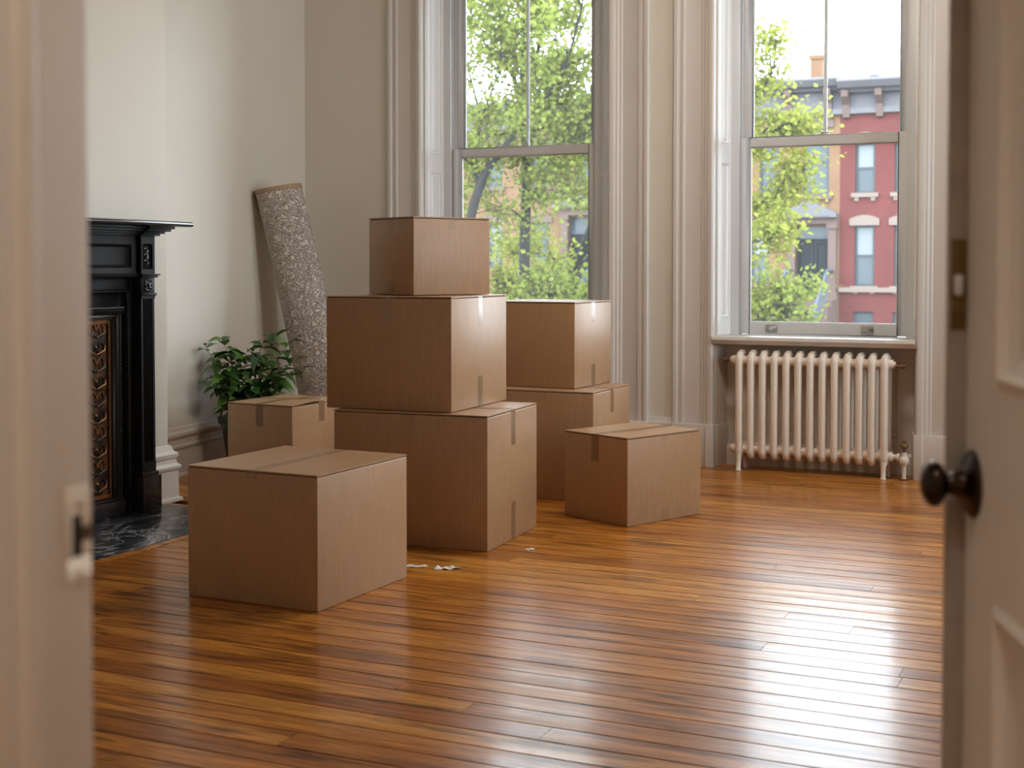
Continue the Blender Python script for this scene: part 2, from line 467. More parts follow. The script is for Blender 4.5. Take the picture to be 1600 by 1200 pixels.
# floorboards, one object each
floor = MB().box(-5.4,2.2,.80,8.0,-.06,-.022).build('floor', M_sub); struct(floor)
BW = .0985
def plank_mesh(name, crown):
    w_ = BW - .0034; n = 6
    pr = [(-w_/2, -.02), (-w_/2, -.003)]
    for k in range(n+1):
        u = -w_/2 + .0016 + (w_-.0032)*k/n
        pr.append((u, crown*(1-(2*k/n-1)**2) - (crown if crown > 0 else 0)))
    pr += [(w_/2, -.003), (w_/2, -.02)]
    m_ = MB().extrude(pr, (-.5,0,0), (.5,0,0), (0,1,0), (0,0,1))
    o = m_.build(name, M_floor, floor, smooth=True, ang=25)
    return o
protos = [plank_mesh('plank', c) for c in (.00028, -.00028, .00045, .0001, -.0004)]
used = set()
y = .83; row = 0
PX0, PX1 = -5.0, 1.78
while y < 7.75:
    x = PX0 - rnd.uniform(0, 1.4)
    while x < PX1:
        L = rnd.uniform(1.7, 3.9)
        x1 = min(x + L, PX1); x0 = max(x, PX0)
        if PX1 - x1 < .5: x1 = PX1
        # cut out around the hearth slab
        segs = [(x0, x1)]
        if 3.40 < y + BW and y < 5.27:
            segs = [(max(a, -3.63), b_) for a, b_ in segs if b_ > -3.55]
        for a, b_ in segs:
            if b_ - a < .05: continue
            k = rnd.randrange(len(protos)); p = protos[k]
            if k in used:
                p = p.copy(); C.objects.link(p); p.parent = floor
            used.add(k)
            p.location = ((a+b_)/2, y + BW/2, 0); p.scale = (b_-a-.0012, 1, 1)
            p.rotation_euler = (R(rnd.gauss(0, .10)), 0, 0)
        x = x1 + .0001 if x1 < PX1 else PX1 + 1
    y += BW; row += 1

# chimney breast
mb = MB().box(-4.75,-4.30,3.37,5.33,0,CEIL)
struct(mb.build('wall_chimney_breast', M_wall, bevel=.004))
BASE = [(0,0),(.030,0),(.030,.012),(.022,.020),(.022,.150),(.030,.156),(.032,.168),(.024,.178),(.022,.205),(.030,.214),(.036,.226),(.034,.240),(.020,.250),(.014,.268),(0,.272)]
def baseboard(name, p, q, m=M_trim, sc_=1.0, prof=BASE):
    p = V(p); q = V(q); d = (q-p).normalized(); n = V((d.y,-d.x,0))
    mb = MB().extrude([(a*sc_, b_) for a, b_ in prof], p, q, n, (0,0,1))
    return struct(mb.build(name, m, smooth=True, ang=25))
baseboard('baseboard_left', LW0, LW1)
baseboard('baseboard_left_near', (-4.655,.86,0), (-4.655,3.37,0))
def ring_base(name, pts, m):
    for i in range(len(pts)-1): baseboard('%s_%d' % (name, i+1), pts[i], pts[i+1], m)
# plinth of the chimney breast: front run and return, mitred by overlap
PB = [(0,0),(.050,0),(.050,.014),(.036,.022),(.034,.150),(.044,.160),(.046,.172),(.030,.186),(.026,.205),(.034,.216),(.036,.232),(.018,.246),(.010,.270),(0,.274)]
def mitred(name, m, pts, prof):
    """baseboard wrapped round outer corners (plan points pts, room to the right of travel)"""
    mb = MB(); n = len(prof); rows = []
    for i, p in enumerate(pts):
        p = V((*p,0))
        d0 = (p - V((*pts[i-1],0))).normalized() if i else None
        d1 = (V((*pts[i+1],0)) - p).normalized() if i < len(pts)-1 else None
        nn = [V((d.y,-d.x,0)) for d in (d0, d1) if d is not None]
        off = nn[0] if len(nn) == 1 else (nn[0]+nn[1])
        rows.append([p + off*a + V((0,0,b_)) for a, b_ in prof])
    vv = [q for r in rows for q in r]; fs = []
    for i in range(len(rows)-1):
        for k in range(n):
            fs.append((i*n+k, (i+1)*n+k, (i+1)*n+(k+1)%n, i*n+(k+1)%n))
    fs += [tuple(range(n)), tuple(range((len(rows)-1)*n+n-1, (len(rows)-1)*n-1, -1))]
    mb.add(vv, fs)
    o = mb.build(name, m, smooth=True, ang=25)
    bm = bmesh.new(); bm.from_mesh(o.data); bmesh.ops.recalc_face_normals(bm, faces=bm.faces); bm.to_mesh(o.data); bm.free()
    return struct(o)
mitred('baseboard_chimney', M_white, [(-4.30,5.135),(-4.30,5.33),(-4.66,5.33)][::-1][::-1], [(a, b_) for a, b_ in PB])

# ------------------------------------------------------------------ window casings (trim) and windows
CAS = [(0,0),(0,.026),(.008,.034),(.026,.034),(.032,.024),(.046,.020),(.052,.026),(.066,.026),(.072,.018),(.078,.016),(.166,.014),(.172,.020),(.186,.022),(.194,.030),(.206,.032),(.212,.040),(.226,.046),(.238,.046),(.246,.038),(.250,.020),(.252,0)]
PLN = [(0,0),(0,.046),(.006,.052),(.205,.052),(.208,.060),(.250,.060),(.254,.056),(.254,0)]
ti = [0]
def casing(xe, sgn):
    """xe = edge next to the opening, sgn = direction away from the opening"""
    ti[0] += 1
    x = xe + sgn*.254
    mb = MB().extrude(CAS, (x,YW,.243), (x,YW,WTOP+.2), (-sgn,0,0), (0,-1,0))
    o = struct(mb.build('trim_%d' % ti[0], M_trim, smooth=True, ang=25))
    pl = MB().extrude(PLN, (x-sgn*.0005,YW,0), (x-sgn*.0005,YW,.243), (-sgn,0,0), (0,-1,0))
    # little cap line on the plinth block
    p = pl.build('plinth_block', M_trim, o, bevel=.002)
    return o
for a, b_, *_r in WIN:
    casing(a, -1); casing(b_, 1)
    ti[0] += 1
    hd = MB().extrude(CAS, (a-.25,YW,WTOP+.19), (b_+.25,YW,WTOP+.19), (0,0,-1), (0,-1,0))
    struct(hd.build('trim_%d' % ti[0], M_trim, smooth=True, ang=25))
bb = [(-4.965,-4.33),(-2.586,-2.442),(-.826,-.578),(1.038,1.75)]
for i, (a, b_) in enumerate(bb):
    baseboard('baseboard_window_%d' % (i+1), (a,YW,0), (b_,YW,0))

def window(i, a, b_, s0, s1, mz, nolabel=False):
    win = thing('window_%d' % i, None, None, ((a+b_)/2, 7.8, 0), kind='structure')
    sa, sb = s0 - .040, s1 + .040          # reveal back edges
    # fixed frame: jambs, head, sub-sill, parting beads
    fr = MB()
    fr.box(sa-.06, s0+.004, 7.745, 7.775, .75, 2.985); fr.box(s1-.004, sb+.06, 7.745, 7.775, .75, 2.985)
    fr.box(sa-.06, s0-.006, 7.775, 7.93, .70, 3.0); fr.box(s1+.006, sb+.06, 7.775, 7.93, .70, 3.0)
    fr.box(s0-.006, s0+.006, 7.822, 7.834, .75, 2.96); fr.box(s1-.006, s1+.006, 7.822, 7.834, .75, 2.96)
    fr.box(sa-.06, sb+.06, 7.745, 7.93, 2.96, 3.02)
    fr.box(sa-.06, sb+.06, 7.775, 7.99, .66, .752)
    fr.build('frame', M_sash, win, bevel=.003)
    # stool (inside sill)
    st = MB().extrude([(7.495,.722),(7.488,.732),(7.492,.746),(7.500,.751),(7.78,.751),(7.78,.715),(7.545,.715),(7.545,.707),(7.51,.707),(7.505,.715)], (a-.006,0,0), (b_+.006,0,0), (0,1,0), (0,0,1))
    st.build('sill', M_trim, win, smooth=True, ang=25)
    # apron panel under the sill
    ap = MB()
    F = (V((sa-.02,7.70,0)), V((1,0,0)), V((0,0,1)), V((0,-1,0)))
    W_ = sb - sa + .04
    ap.board(F, W_, .715, [(.09, W_-.09, .20, .62)], th=.05, mould=.022, rec=.010, field=.02, rise=.004)
    ap.build('apron_panel', M_trim, win)
    sk = MB().extrude([(0,0),(.020,0),(.020,.10),(.012,.112),(0,.118)], (sa-.02,7.70,0), (sb+.02,7.70,0), (0,-1,0), (0,0,1))
    sk.build('skirting', M_trim, win)
    # reveals with folded shutters
    for sgn, x0, x1 in ((1, a, sa), (-1, b_, sb)):
        p = V((x0, YW-.004, 0)); q = V((x1, 7.748, 0)); d = (q-p).normalized(); n = V((d.y,-d.x,0))*sgn
        L = (q-p).length
        rv = MB(); rv.fbox((p,d,V((0,0,1)),n), .0, L, 0, 3.02, -.05, -.022)
        rv.fbox((p,d,V((0,0,1)),n), .0, L, 0, .715, -.022, 0)
        rv.fbox((p,d,V((0,0,1)),n), .0, L, 0, .24, 0, .010)
        rv.fbox((p,d,V((0,0,1)),n), 0, .016, .752, 3.02, -.022, .004)
        rv.build('reveal', M_trim, win, bevel=.002)
        lo, hi = .7525, 3.0
        for z0, z1 in ((lo, hi),):
            sh = MB(); Fs = (p + d*.030 + V((0,0,z0)) - n*.002, d, V((0,0,1)), n)
            w_ = L - .034
            mid = 1.80 - z0
            sh.board(Fs, w_, z1-z0, [(.030, w_-.026, .10, mid-.055), (.030, w_-.026, mid+.055, z1-z0-.1)], th=.018, mould=.012, rec=.008, field=.016, rise=.005)
            shutter = sh.build('shutter', M_shut, win)
    # sashes
    def sash(z0, z1, yc, top, bot, stile, mull):
        s = MB(); th = .036
        y0, y1 = yc, yc + th
        s.box(s0, s0+stile, y0, y1, z0, z1); s.box(s1-stile, s1, y0, y1, z0, z1)
        s.box(s0+stile, s1-stile, y0, y1, z1-top, z1); s.box(s0+stile, s1-stile, y0, y1, z0, z0+bot)
        # inner moulded lip
        i0, i1, j0, j1 = s0+stile, s1-stile, z0+bot, z1-top
        for (aa, bb_, c, d_) in ((i0,i0+.006,j0,j1),(i1-.006,i1,j0,j1),(i0,i1,j0,j0+.006),(i0,i1,j1-.006,j1)):
            s.box(aa, bb_, y0+.010, y1-.010, c, d_)
        so = s.build('sash', M_sash, win, bevel=.0025)
        xm = (s0+s1)/2
        if mull:
            mu = MB().extrude([(-.011,.012),(-.011,.018),(-.004,.034),(.004,.034),(.011,.018),(.011,.012)], (xm,y1,j0), (xm,y1,j1), (1,0,0), (0,-1,0))
            mu.build('muntin', M_sash, so, smooth=True, ang=25)
            spans = [(i0-.004, xm-.004), (xm+.004, i1+.004)]
        else: spans = [(i0-.004, i1+.004)]
        for aa, bb_ in spans:
            MB().box(aa, bb_, yc+.020, yc+.023, j0-.004, j1+.004).build('pane', M_glass, so)
        return so
    lower = sash(.756, mz, 7.785, .055, .066, .058, False)
    upper = sash(mz-.055, 2.965, 7.836, .055, .055, .058, True)
    # sash lock on the meeting rail and two lift pulls
    xm = (s0+s1)/2
    lk = MB().box(xm-.032, xm+.032, 7.790, 7.816, mz, mz+.006)
    lk.lathe([(.014,0),(.014,.010),(.009,.014)], (xm,7.803,mz+.006), (0,0,1), 12)
    lk.box(xm-.006, xm+.034, 7.794, 7.806, mz+.010, mz+.017)
    lk.build('sash_lock', M_steel, lower, bevel=.0012)
    wd = s1-s0
    for fx in (.20, .77):
        xx = s0 + wd*fx
        lf = MB().box(xx-.034, xx+.034, 7.779, 7.785, .776, .812)
        lf.box(xx-.034, xx+.034, 7.770, 7.779, .776, .782)
        lf.build('sash_lift', M_steel, lower, bevel=.0012)
    return win
for i, (a, b_, s0, s1, mz) in enumerate(WIN):
    window(i+1, a, b_, s0, s1, mz)

for k, c in enumerate(FILL_WIN):
    wn = window(4+k, -.554, .554, -.478, .478, 1.894)  # these are added, unseen windows for side light
    wn.location = (1.75+.24, c, 0); wn.rotation_euler = (0, 0, R(-90))

# added fill lamps, both unseen: one in the room, one in the hallway
def ceiling_lamp(label, x, y_, r_):
    root = thing('ceiling_lamp', label, 'lamp', (x, y_, CEIL-.17))
    MB().lathe([(.10,.17),(.10,.12),(.03,.11),(.03,.03),(r_*.75,.02),(r_*.8,.0),(r_*.3,-.005)], (x,y_,CEIL-.17), (0,0,1), 24).build('ceiling_rose', M_brass, root, smooth=True)
    MB().lathe([(r_*.78,.0),(r_,-.03),(r_,-.07),(r_*.85,-.13),(r_*.5,-.17),(.0,-.185)][::-1], (x,y_,CEIL-.17), (0,0,1), 28).build('fill_dome', M_lamp, root, smooth=True)
ceiling_lamp('added fill lamp with a round glowing dome, unseen above the room', -1.6, 5.75, .28)
ceiling_lamp('added fill lamp with a round glowing dome, unseen in the hallway', -.12, .15, .27)

# ------------------------------------------------------------------ doorway: left jamb with strike plate, door leaf
jb = MB()
# left jamb: rebate beside the room, then moulded stop, then plain lining and hall casing
JP = [(0,DY1+.012),(.0,.800),(.012,.796),(.014,.790),(.014,.774),(.008,.768),(.014,.762),(.014,.735),(.004,.728),(.004,.712),(.022,.706),(.022,.640),(-.10,.640),(-.10,DY0-.002),(-.022,DY0-.002),(-.022,DY1+.012)]
jb.extrude(JP, (DX0,0,0), (DX0,0,DZ), (1,0,0), (0,1,0))
jamb = struct(jb.build('trim_20', M_door, bevel=.003))
jr = MB().extrude([(-a, c) for a, c in JP], (DX1,0,0), (DX1,0,DZ), (1,0,0), (0,1,0))
struct(jr.build('trim_21', M_door, bevel=.003))
struct(MB().box(DX0-.10, DX1+.10, .70, DY1+.012, DZ, DZ+.03).build('trim_22', M_door))
for k, (a, sgn) in enumerate(((DX0,-1),(DX1,1))):
    x = a + sgn*.170
    struct(MB().extrude([(0,0),(0,.02),(.02,.03),(.12,.02),(.14,.02),(.145,0)], (x,DY1,0), (x,DY1,DZ+.12), (-sgn,0,0), (0,1,0)).build('trim_%d' % (23+k), M_trim))
# painted strike plate with its latch hole
sp = MB()
ys0, ys1, zs0, zs1 = .833, .8605, .893, .972
hy0, hy1, hz0, hz1 = .839, .850, .916, .950
sp.box(DX0-.001, DX0+.0013, ys0, ys1, zs0, hz0); sp.box(DX0-.001, DX0+.0013, ys0, ys1, hz1, zs1)
sp.box(DX0-.001, DX0+.0013, ys0, hy0, hz0, hz1); sp.box(DX0-.001, DX0+.0013, hy1, ys1, hz0, .927); sp.box(DX0-.001, DX0+.0013, hy1, ys1, .940, hz1)
plate = sp.build('strike_plate', M_door, jamb, bevel=.0008)
MB().box(DX0-.0005, DX0+.0008, hy0, hy1, hz0, hz1).build('latch_hole', M_dark, plate)
MB().box(DX0-.0005, DX0+.0017, hy1, .8615, .928, .939).build('latch_lip', M_rust, plate)
for z_ in (.903, .961):
    MB().lathe([(.0036,0),(.0036,.0012),(.002,.0016)], (DX0+.0013, .8455, z_), (1,0,0), 12).build('screw', M_door, plate)

# door leaf, opened into the room
hinge = V((.120,.858,0)); free = V((-.182,1.656,0))
dd = (free-hinge).normalized(); LEN = (free-hinge).length
nn = V((-dd.y, dd.x, 0))
if nn.x > 0: nn = -nn
door = thing('door_1', None, None, tuple(hinge), kind='structure')
F = (hinge, dd, V((0,0,1)), nn)
ORG[door.name] = tuple(hinge)
db = MB()
db.board((hinge+V((0,0,.008)), dd, V((0,0,1)), nn), LEN, 2.42, [(.125, LEN-.132, .25, .780), (.125, LEN-.132, 1.010, 2.27)], th=.042, mould=.035, rec=.014, field=.03, rise=.006)
db.build('leaf', M_door, door)
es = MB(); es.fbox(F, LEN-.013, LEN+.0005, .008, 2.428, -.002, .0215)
strip = es.build('edge_strip', M_wornshade, door, bevel=.0015)
lp = MB(); zl0, zl1 = 1.076, 1.181
lp.fbox(F, LEN-.0146, LEN-.0128, zl0, zl1, .002, .0195)
lock = lp.build('lock_plate', M_brass, strip, bevel=.0005); lock['label'] = 'worn brass lock plate'
lb = MB(); lb.fbox(F, LEN-.021, LEN-.0144, 1.116, 1.140, .0065, .0165)
lb.build('latch_bolt', M_sash, strip, bevel=.003)
# knob and rose
KC = hinge + dd*(LEN-.045) + V((0,0,.903))
MB().lathe([(.0385,.0),(.0385,.0025),(.034,.006),(.024,.009),(.0165,.013),(.014,.022),(.0125,.024),(.012,.031)], KC, nn, 32).build('rose', M_knob, door, smooth=True)
MB().lathe([(.0005,.0582),(.010,.0578),(.019,.055),(.0245,.0505),(.0268,.046),(.0262,.041),(.022,.036),(.015,.0325),(.012,.030)][::-1], KC, nn, 32).build('knob', M_knob, door, smooth=True)

# ------------------------------------------------------------------ fireplace
fp = thing('fireplace', 'black carved fireplace surround with mantel shelf and gilt ornamental insert', 'fireplace', (-4.30,4.35,0))
FC = 4.35
def my(y0, y1):  # mirrored pair of spans about the centre
    return [(y0, y1), (2*FC-y1, 2*FC-y0)]
sh = MB().extrude([(-4.301,1.334),(-4.095,1.334),(-4.084,1.338),(-4.080,1.346),(-4.084,1.354),(-4.092,1.358),(-4.301,1.358)], (0,2*FC-5.262,0), (0,5.262,0), (1,0,0), (0,0,1))
sh.build('mantel_shelf', M_gloss, fp, bevel=.002)
bed = MB()
for k, (xf, yr, z0, z1) in enumerate(((-4.118,5.168,1.322,1.334),(-4.130,5.155,1.310,1.322),(-4.150,5.136,1.300,1.310),(-4.166,5.120,1.290,1.300))):
    for a, b_ in my(4.990-k*.0, yr): bed.box(-4.301, xf, a, b_, z0, z1)
    bed.box(-4.301, xf-.022, 2*FC-4.99, 4.99, z0, z1)
bed.build('bed_molding', M_black, fp, bevel=.0015)
# frieze with long recessed panel
Ff = (V((-4.205,2*FC-4.995,1.110)), V((0,1,0)), V((0,0,1)), V((1,0,0)))
wf = 2*(4.995-FC)
MB().board(Ff, wf, .182, [(.032, wf-.032, .032, .140)], th=.09, mould=.014, rec=.014, field=0).build('frieze', M_black, fp)
fm_ = MB().extrude([(-4.24,1.095),(-4.205,1.095),(-4.196,1.102),(-4.192,1.112),(-4.198,1.116),(-4.24,1.116)], (0,2*FC-4.995,0), (0,4.995,0), (1,0,0), (0,0,1))
fm_.build('frieze_molding', M_black, fp)
# leaf-scroll relief used on capitals
def scroll(O, w_, h_, seed):
    m_ = MB(); r_ = random.Random(seed)
    for sgn in (-1, 1):
        for k in range(3):
            z0 = h_*(.12+.27*k); pth = []
            for q in range(9):
                th = q/8*math.pi*1.5
                rr = w_*.40*(1-q/11)
                pth.append((O[0]+.004, O[1]+sgn*(w_*.06+rr*math.sin(th)*.9), O[2]+z0+h_*.11*(1-math.cos(th))))
            m_.tube(pth, [.0045*(1-q/12) for q in range(9)], 6)
    m_.tube([(O[0]+.004,O[1],O[2]+h_*.05),(O[0]+.008,O[1],O[2]+h_*.5),(O[0]+.004,O[1],O[2]+h_*.95)], [.003,.006,.002], 6)
    return m_
for a, b_ in my(5.008, 5.102):
    pil = MB()
    yc = (a+b_)/2
    # fluted shaft
    n = 5; pr = [(a,-4.30),(a,-4.190)]
    f0, f1 = a+.013, b_-.013; fw_ = (f1-f0)/n
    for k in range(n):
        u = f0 + k*fw_
        pr += [(u+.001,-4.190),(u+.0035,-4.1975),(u+fw_-.0035,-4.1975),(u+fw_-.001,-4.190)]
    pr += [(b_,-4.190),(b_,-4.30)]
    pil.extrude(pr, (0,0,.235), (0,0,.998), (0,1,0), (1,0,0))
    pil.box(-4.30,-4.188,a-.001,b_+.001,.187,.235)
    pil.box(-4.30,-4.186,a-.002,b_+.002,.998,1.012)
    pilaster = pil.build('pilaster', M_black, fp)
    # plinth block
    pb = MB().box(-4.30,-4.176,a-.010,b_+.026 if a > FC else b_+.010,.0042,.168)
    pb.box(-4.30,-4.182,a-.006,b_+.014,.168,.187)
    pb.build('plinth', M_gloss, pilaster, bevel=.003)
    # lower capital with carving
    cp = MB().box(-4.30,-4.178,a-.005,b_+.005,1.012,1.024)
    cp.box(-4.30,-4.188,a-.001,b_+.001,1.024,1.096)
    cp.box(-4.30,-4.174,a-.008,b_+.010,1.096,1.106); cp.box(-4.30,-4.166,a-.014,b_+.018,1.106,1.113)
    cap = cp.build('capital', M_black, fp, bevel=.0015)
    scroll((-4.188,yc,1.030), .064, .062, 1).build('carving', M_gloss, cap, smooth=True)
    # upper block with carved panel
    Fb = (V((-4.186,a-.001,1.113)), V((0,1,0)), V((0,0,1)), V((1,0,0)))
    ub = MB().board(Fb, b_-a+.002, .179, [(.017,b_-a-.015,.022,.140)], th=.11, mould=.008, rec=.012, field=0)
    blk = ub.build('corner_block', M_black, fp)
    scroll((-4.200,yc,1.143), .046, .105, 2).build('carving', M_gloss, blk, smooth=True)
# slips: outer flat frame then inner recessed frame
sl = MB()
for a, b_ in my(4.975, 5.010): sl.box(-4.30,-4.240,a,b_,.0042,1.096)
sl.box(-4.30,-4.240,2*FC-4.975,4.975,1.032,1.096)
for a, b_ in my(4.965, 4.975): sl.box(-4.30,-4.232,a,b_,.0042,1.04)
sl.box(-4.30,-4.232,2*FC-4.975,4.975,1.030,1.040)
for a, b_ in my(4.930, 4.965): sl.box(-4.30,-4.262,a,b_,.0042,1.03)
sl.box(-4.30,-4.262,2*FC-4.93,4.93,.950,1.03)
sl.build('slip_frame', M_black, fp, bevel=.002)
# cast-iron insert with gilt panel
ci = MB()
for a, b_ in my(4.885, 4.932): ci.box(-4.30,-4.252,a,b_,.076,.95)
for a, b_ in my(4.905, 4.918): ci.box(-4.30,-4.246,a,b_,.076,.91)
ci.box(-4.30,-4.252,2*FC-4.885,4.885,.905,.95)
ci.box(-4.30,-4.246,2*FC-4.905,4.905,.915,.925)
ins = ci.build('insert_frame', M_iron, fp, bevel=.0015)
MB().box(-4.30,-4.232,2*FC-4.945,4.945,.0042,.074).box(-4.30,-4.240,2*FC-4.938,4.938,.074,.086).build('insert_base', M_gloss, fp, bevel=.003)
# rope mouldings
rp = MB()
y_ = 2*FC-4.935
while y_ < 4.930:
    rp.tube([(-4.243,y_,.933),(-4.232,y_+.004,.941),(-4.228,y_+.010,.948),(-4.236,y_+.014,.957)], .0055, 6); y_ += .0095
rp.box(-4.262,-4.228,2*FC-4.938,4.938,.957,.963)
rp.build('rope_molding', M_gloss, ins, smooth=True, kind='stuff')
bd = MB()
for yy in (4.934, 2*FC-4.934):
    z_ = .088
    while z_ < .93:
        bd.lathe([(.0005,-.004),(.003,-.003),(.0042,0),(.003,.003),(.0005,.004)], (-4.250,yy,z_), (0,0,1), 6); z_ += .0095
bd.build('bead_molding', M_gloss, ins, smooth=True, kind='stuff')
gp = MB().box(-4.30,-4.270,2*FC-4.886,4.886,.086,.906)
gpan = gp.build('gilt_panel', M_giltbg, fp)
gb = MB()
for a, b_ in my(4.866, 4.884): gb.box(-4.272,-4.262,a,b_,.090,.902)
gb.box(-4.272,-4.262,2*FC-4.866,4.866,.884,.902); gb.box(-4.272,-4.262,2*FC-4.866,4.866,.090,.108)
gb.build('gilt_border', M_gilt, gpan, bevel=.003)
sw = MB(); si = MB(); r_ = random.Random(5)
yy = 2*FC-4.85
for col in range(7):
    yc = 2*FC-4.866 + .0738 + col*.1475
    if yc > 4.80: yc = 4.793
    z_ = .125; k = 0
    while z_ < .86:
        for sgn in (-1, 1):
            pth = []
            R0 = .036
            for q in range(15):
                th = q/14*math.pi*2.4
                rr = R0*(1-q/18)
                pth.append((-4.266, yc+sgn*(.030-rr*math.cos(th)*.75), z_+.034+rr*math.sin(th)*(1 if k % 2 else -1)))
            (sw if (k+col) % 2 else si).tube(pth, [.0052*(1-q/22) for q in range(15)], 6)
            (si if (k+col) % 2 else sw).tube([(-4.266,yc+sgn*.004,z_),(-4.262,yc+sgn*.050,z_+.018),(-4.266,yc+sgn*.060,z_+.045)], [.004,.006,.001], 6)
        sw.lathe([(.0005,.008),(.007,.005),(.010,0)][::-1], (-4.270,yc,z_+.034), (1,0,0), 8)
        z_ += .078; k += 1
sw.build('gilt_scrollwork', M_gilt, gpan, smooth=True, kind='stuff')
si.build('iron_scrollwork', M_iron, gpan, smooth=True, kind='stuff')

# hearth set into the floor
he = thing('hearth', 'black marble hearth slab with white veins in front of the fireplace', 'hearth', (-3.97,4.35,0))
MB().box(-4.298,-3.678,2*FC-5.225,5.225,-.02,.004).build('slab', M_hearth, he, bevel=.0015)
hb = MB().box(-3.676,-3.632,2*FC-5.27,5.27,-.02,.002).box(-4.26,-3.676,5.227,5.27,-.02,.002).box(-4.298,-3.676,2*FC-5.27,2*FC-5.227,-.02,.002)
hb.build('wood_border', M_floor, he, bevel=.001)

# ------------------------------------------------------------------ radiator
rx0, rx1, ry = -2.045, -1.212, 7.535
rad = thing('radiator', 'cream painted cast iron radiator standing under the bare window', 'radiator', ((rx0+rx1)/2, ry, 0))
NS = 13; pitch = (rx1-rx0-.036)/(NS-1)
def section_mesh():
    m_ = MB()
    # closed loop of two columns joined at top and bottom; oval tube
    def loop(hw, zb, zt):
        pts = []
        def arc(cy_, cz_, a0, a1, r_, n=6):
            for q in range(n+1):
                th = R(a0+(a1-a0)*q/n); pts.append((0, cy_+r_*math.cos(th), cz_+r_*math.sin(th)))
        arc(hw-.03, zt-.03, 0, 90, .03); arc(-hw+.03, zt-.03, 90, 180, .03); arc(-hw+.03, zb+.03, 180, 270, .03); arc(hw-.03, zb+.03, 270, 360, .03)
        return [V(p) for p in pts]
    P = loop(.062, .088, .648)
    n = len(P); k_ = 10; o = 0
    for i, p in enumerate(P):
        tng = (P[(i+1)%n]-P[i-1]).normalized(); out = V((0, tng.z, -tng.y))
        for k in range(k_):
            th = 2*math.pi*k/k_ + math.pi/k_
            c, s_ = math.cos(th), math.sin(th)
            wx = .0212*(abs(c)**.8)*(1 if c > 0 else -1); wy = .024*(abs(s_)**1.0)*(1 if s_ > 0 else -1)
            m_.v.append(tuple(p + V((wx,0,0)) + out*wy))
    for i in range(n):
        for k in range(k_):
            j = (i+1) % n
            m_.f.append((i*k_+k, i*k_+(k+1)%k_, j*k_+(k+1)%k_, j*k_+k))
    # hubs that join neighbouring sections
    for zc, r_ in ((.620,.030),(.122,.029)):
        m_.lathe([(r_*.82,-pitch/2),(r_*.82,-pitch/2+.004),(r_,-.018),(r_,.018),(r_*.82,pitch/2-.004),(r_*.82,pitch/2)], (0,-.040,zc), (1,0,0), 14)
        m_.lathe([(r_*.82,-pitch/2),(r_*.82,-pitch/2+.004),(r_,-.018),(r_,.018),(r_*.82,pitch/2-.004),(r_*.82,pitch/2)], (0,.040,zc), (1,0,0), 14)
    # peaked saddle on top
    m_.extrude([(-.017,-.004),(-.008,.010),(0,.014),(.008,.010),(.017,-.004)], (0,-.050,.664), (0,.050,.664), (1,0,0), (0,0,1))
    return m_.mesh('section', None)
sm = section_mesh(); sm.materials.append(M_rad)
sm.polygons.foreach_set('use_smooth', [True]*len(sm.polygons)); sm.set_sharp_from_angle(angle=R(50))
bm = bmesh.new(); bm.from_mesh(sm); bmesh.ops.recalc_face_normals(bm, faces=bm.faces); bm.to_mesh(sm); bm.free()
cx_ = (rx0+rx1)/2
for k in range(NS):
    o = bpy.data.objects.new('section', sm); C.objects.link(o); o.parent = rad
    o.location = (rx0+.018+k*pitch-cx_, 0, 0)
for k in (0, NS-1):
    for sy in (-1, 1):
        xx = rx0+.018+k*pitch
        f = MB().tube([(xx,ry+sy*.062,.10),(xx,ry+sy*.068,.05),(xx,ry+sy*.072,.012),(xx,ry+sy*.074,.0)], [.019,.0135,.0135,.017], 10)
        f.build('foot', M_rad, rad, smooth=True)
for zc in (.622, .122):
    m_ = MB().lathe([(.026,0),(.026,.010),(.019,.014),(.019,.022),(.013,.026)], (rx0-.012,ry-.040,zc), (-1,0,0), 12)
    m_.build('end_plug', M_rad, rad, smooth=True)
m_ = MB().lathe([(.011,0),(.011,.018),(.016,.020),(.016,.040),(.010,.046)], (rx0-.034,ry-.040,.622), (-1,0,0), 10).build('bleed_plug', M_rust, rad, smooth=True); m_['label'] = 'rusty bleed plug'
MB().lathe([(.022,0),(.022,.012),(.014,.016),(.014,.026)], (rx1+.012,ry-.040,.622), (1,0,0), 12).build('end_plug', M_rad, rad, smooth=True)
MB().tube([(rx1+.036,ry-.04,.612),(rx1+.070,ry-.04,.612)], .008, 8).lathe([(.012,-.014),(.012,.014)], (rx1+.074,ry-.04,.612), (1,0,0), 8).build('air_vent', M_rust, rad, smooth=True)
vx = rx1 + .086
MB().lathe([(.026,0),(.026,.014),(.015,.018),(.015,.036),(.021,.040),(.021,.052)], (rx1+.010,ry-.040,.122), (1,0,0), 12).build('union_nut', M_rad, rad, smooth=True)
vb = MB().lathe([(.012,0),(.016,.002),(.016,.006),(.011,.010),(.011,.075),(.018,.080),(.026,.092),(.028,.108),(.022,.124),(.014,.130),(.014,.150)], (vx,ry-.04,0), (0,0,1), 14)
val = vb.build('valve', M_rad, rad, smooth=True)
MB().lathe([(.008,.150),(.008,.168),(.019,.172),(.021,.180),(.019,.190),(.010,.200),(.010,.207),(.004,.210)], (vx,ry-.04,0), (0,0,1), 12).build('valve_handle', M_brass, val, smooth=True)
MB().lathe([(.030,0),(.030,.004),(.014,.008)], (vx,ry-.04,0), (0,0,1), 16).build('floor_collar', M_rust, val, smooth=True)

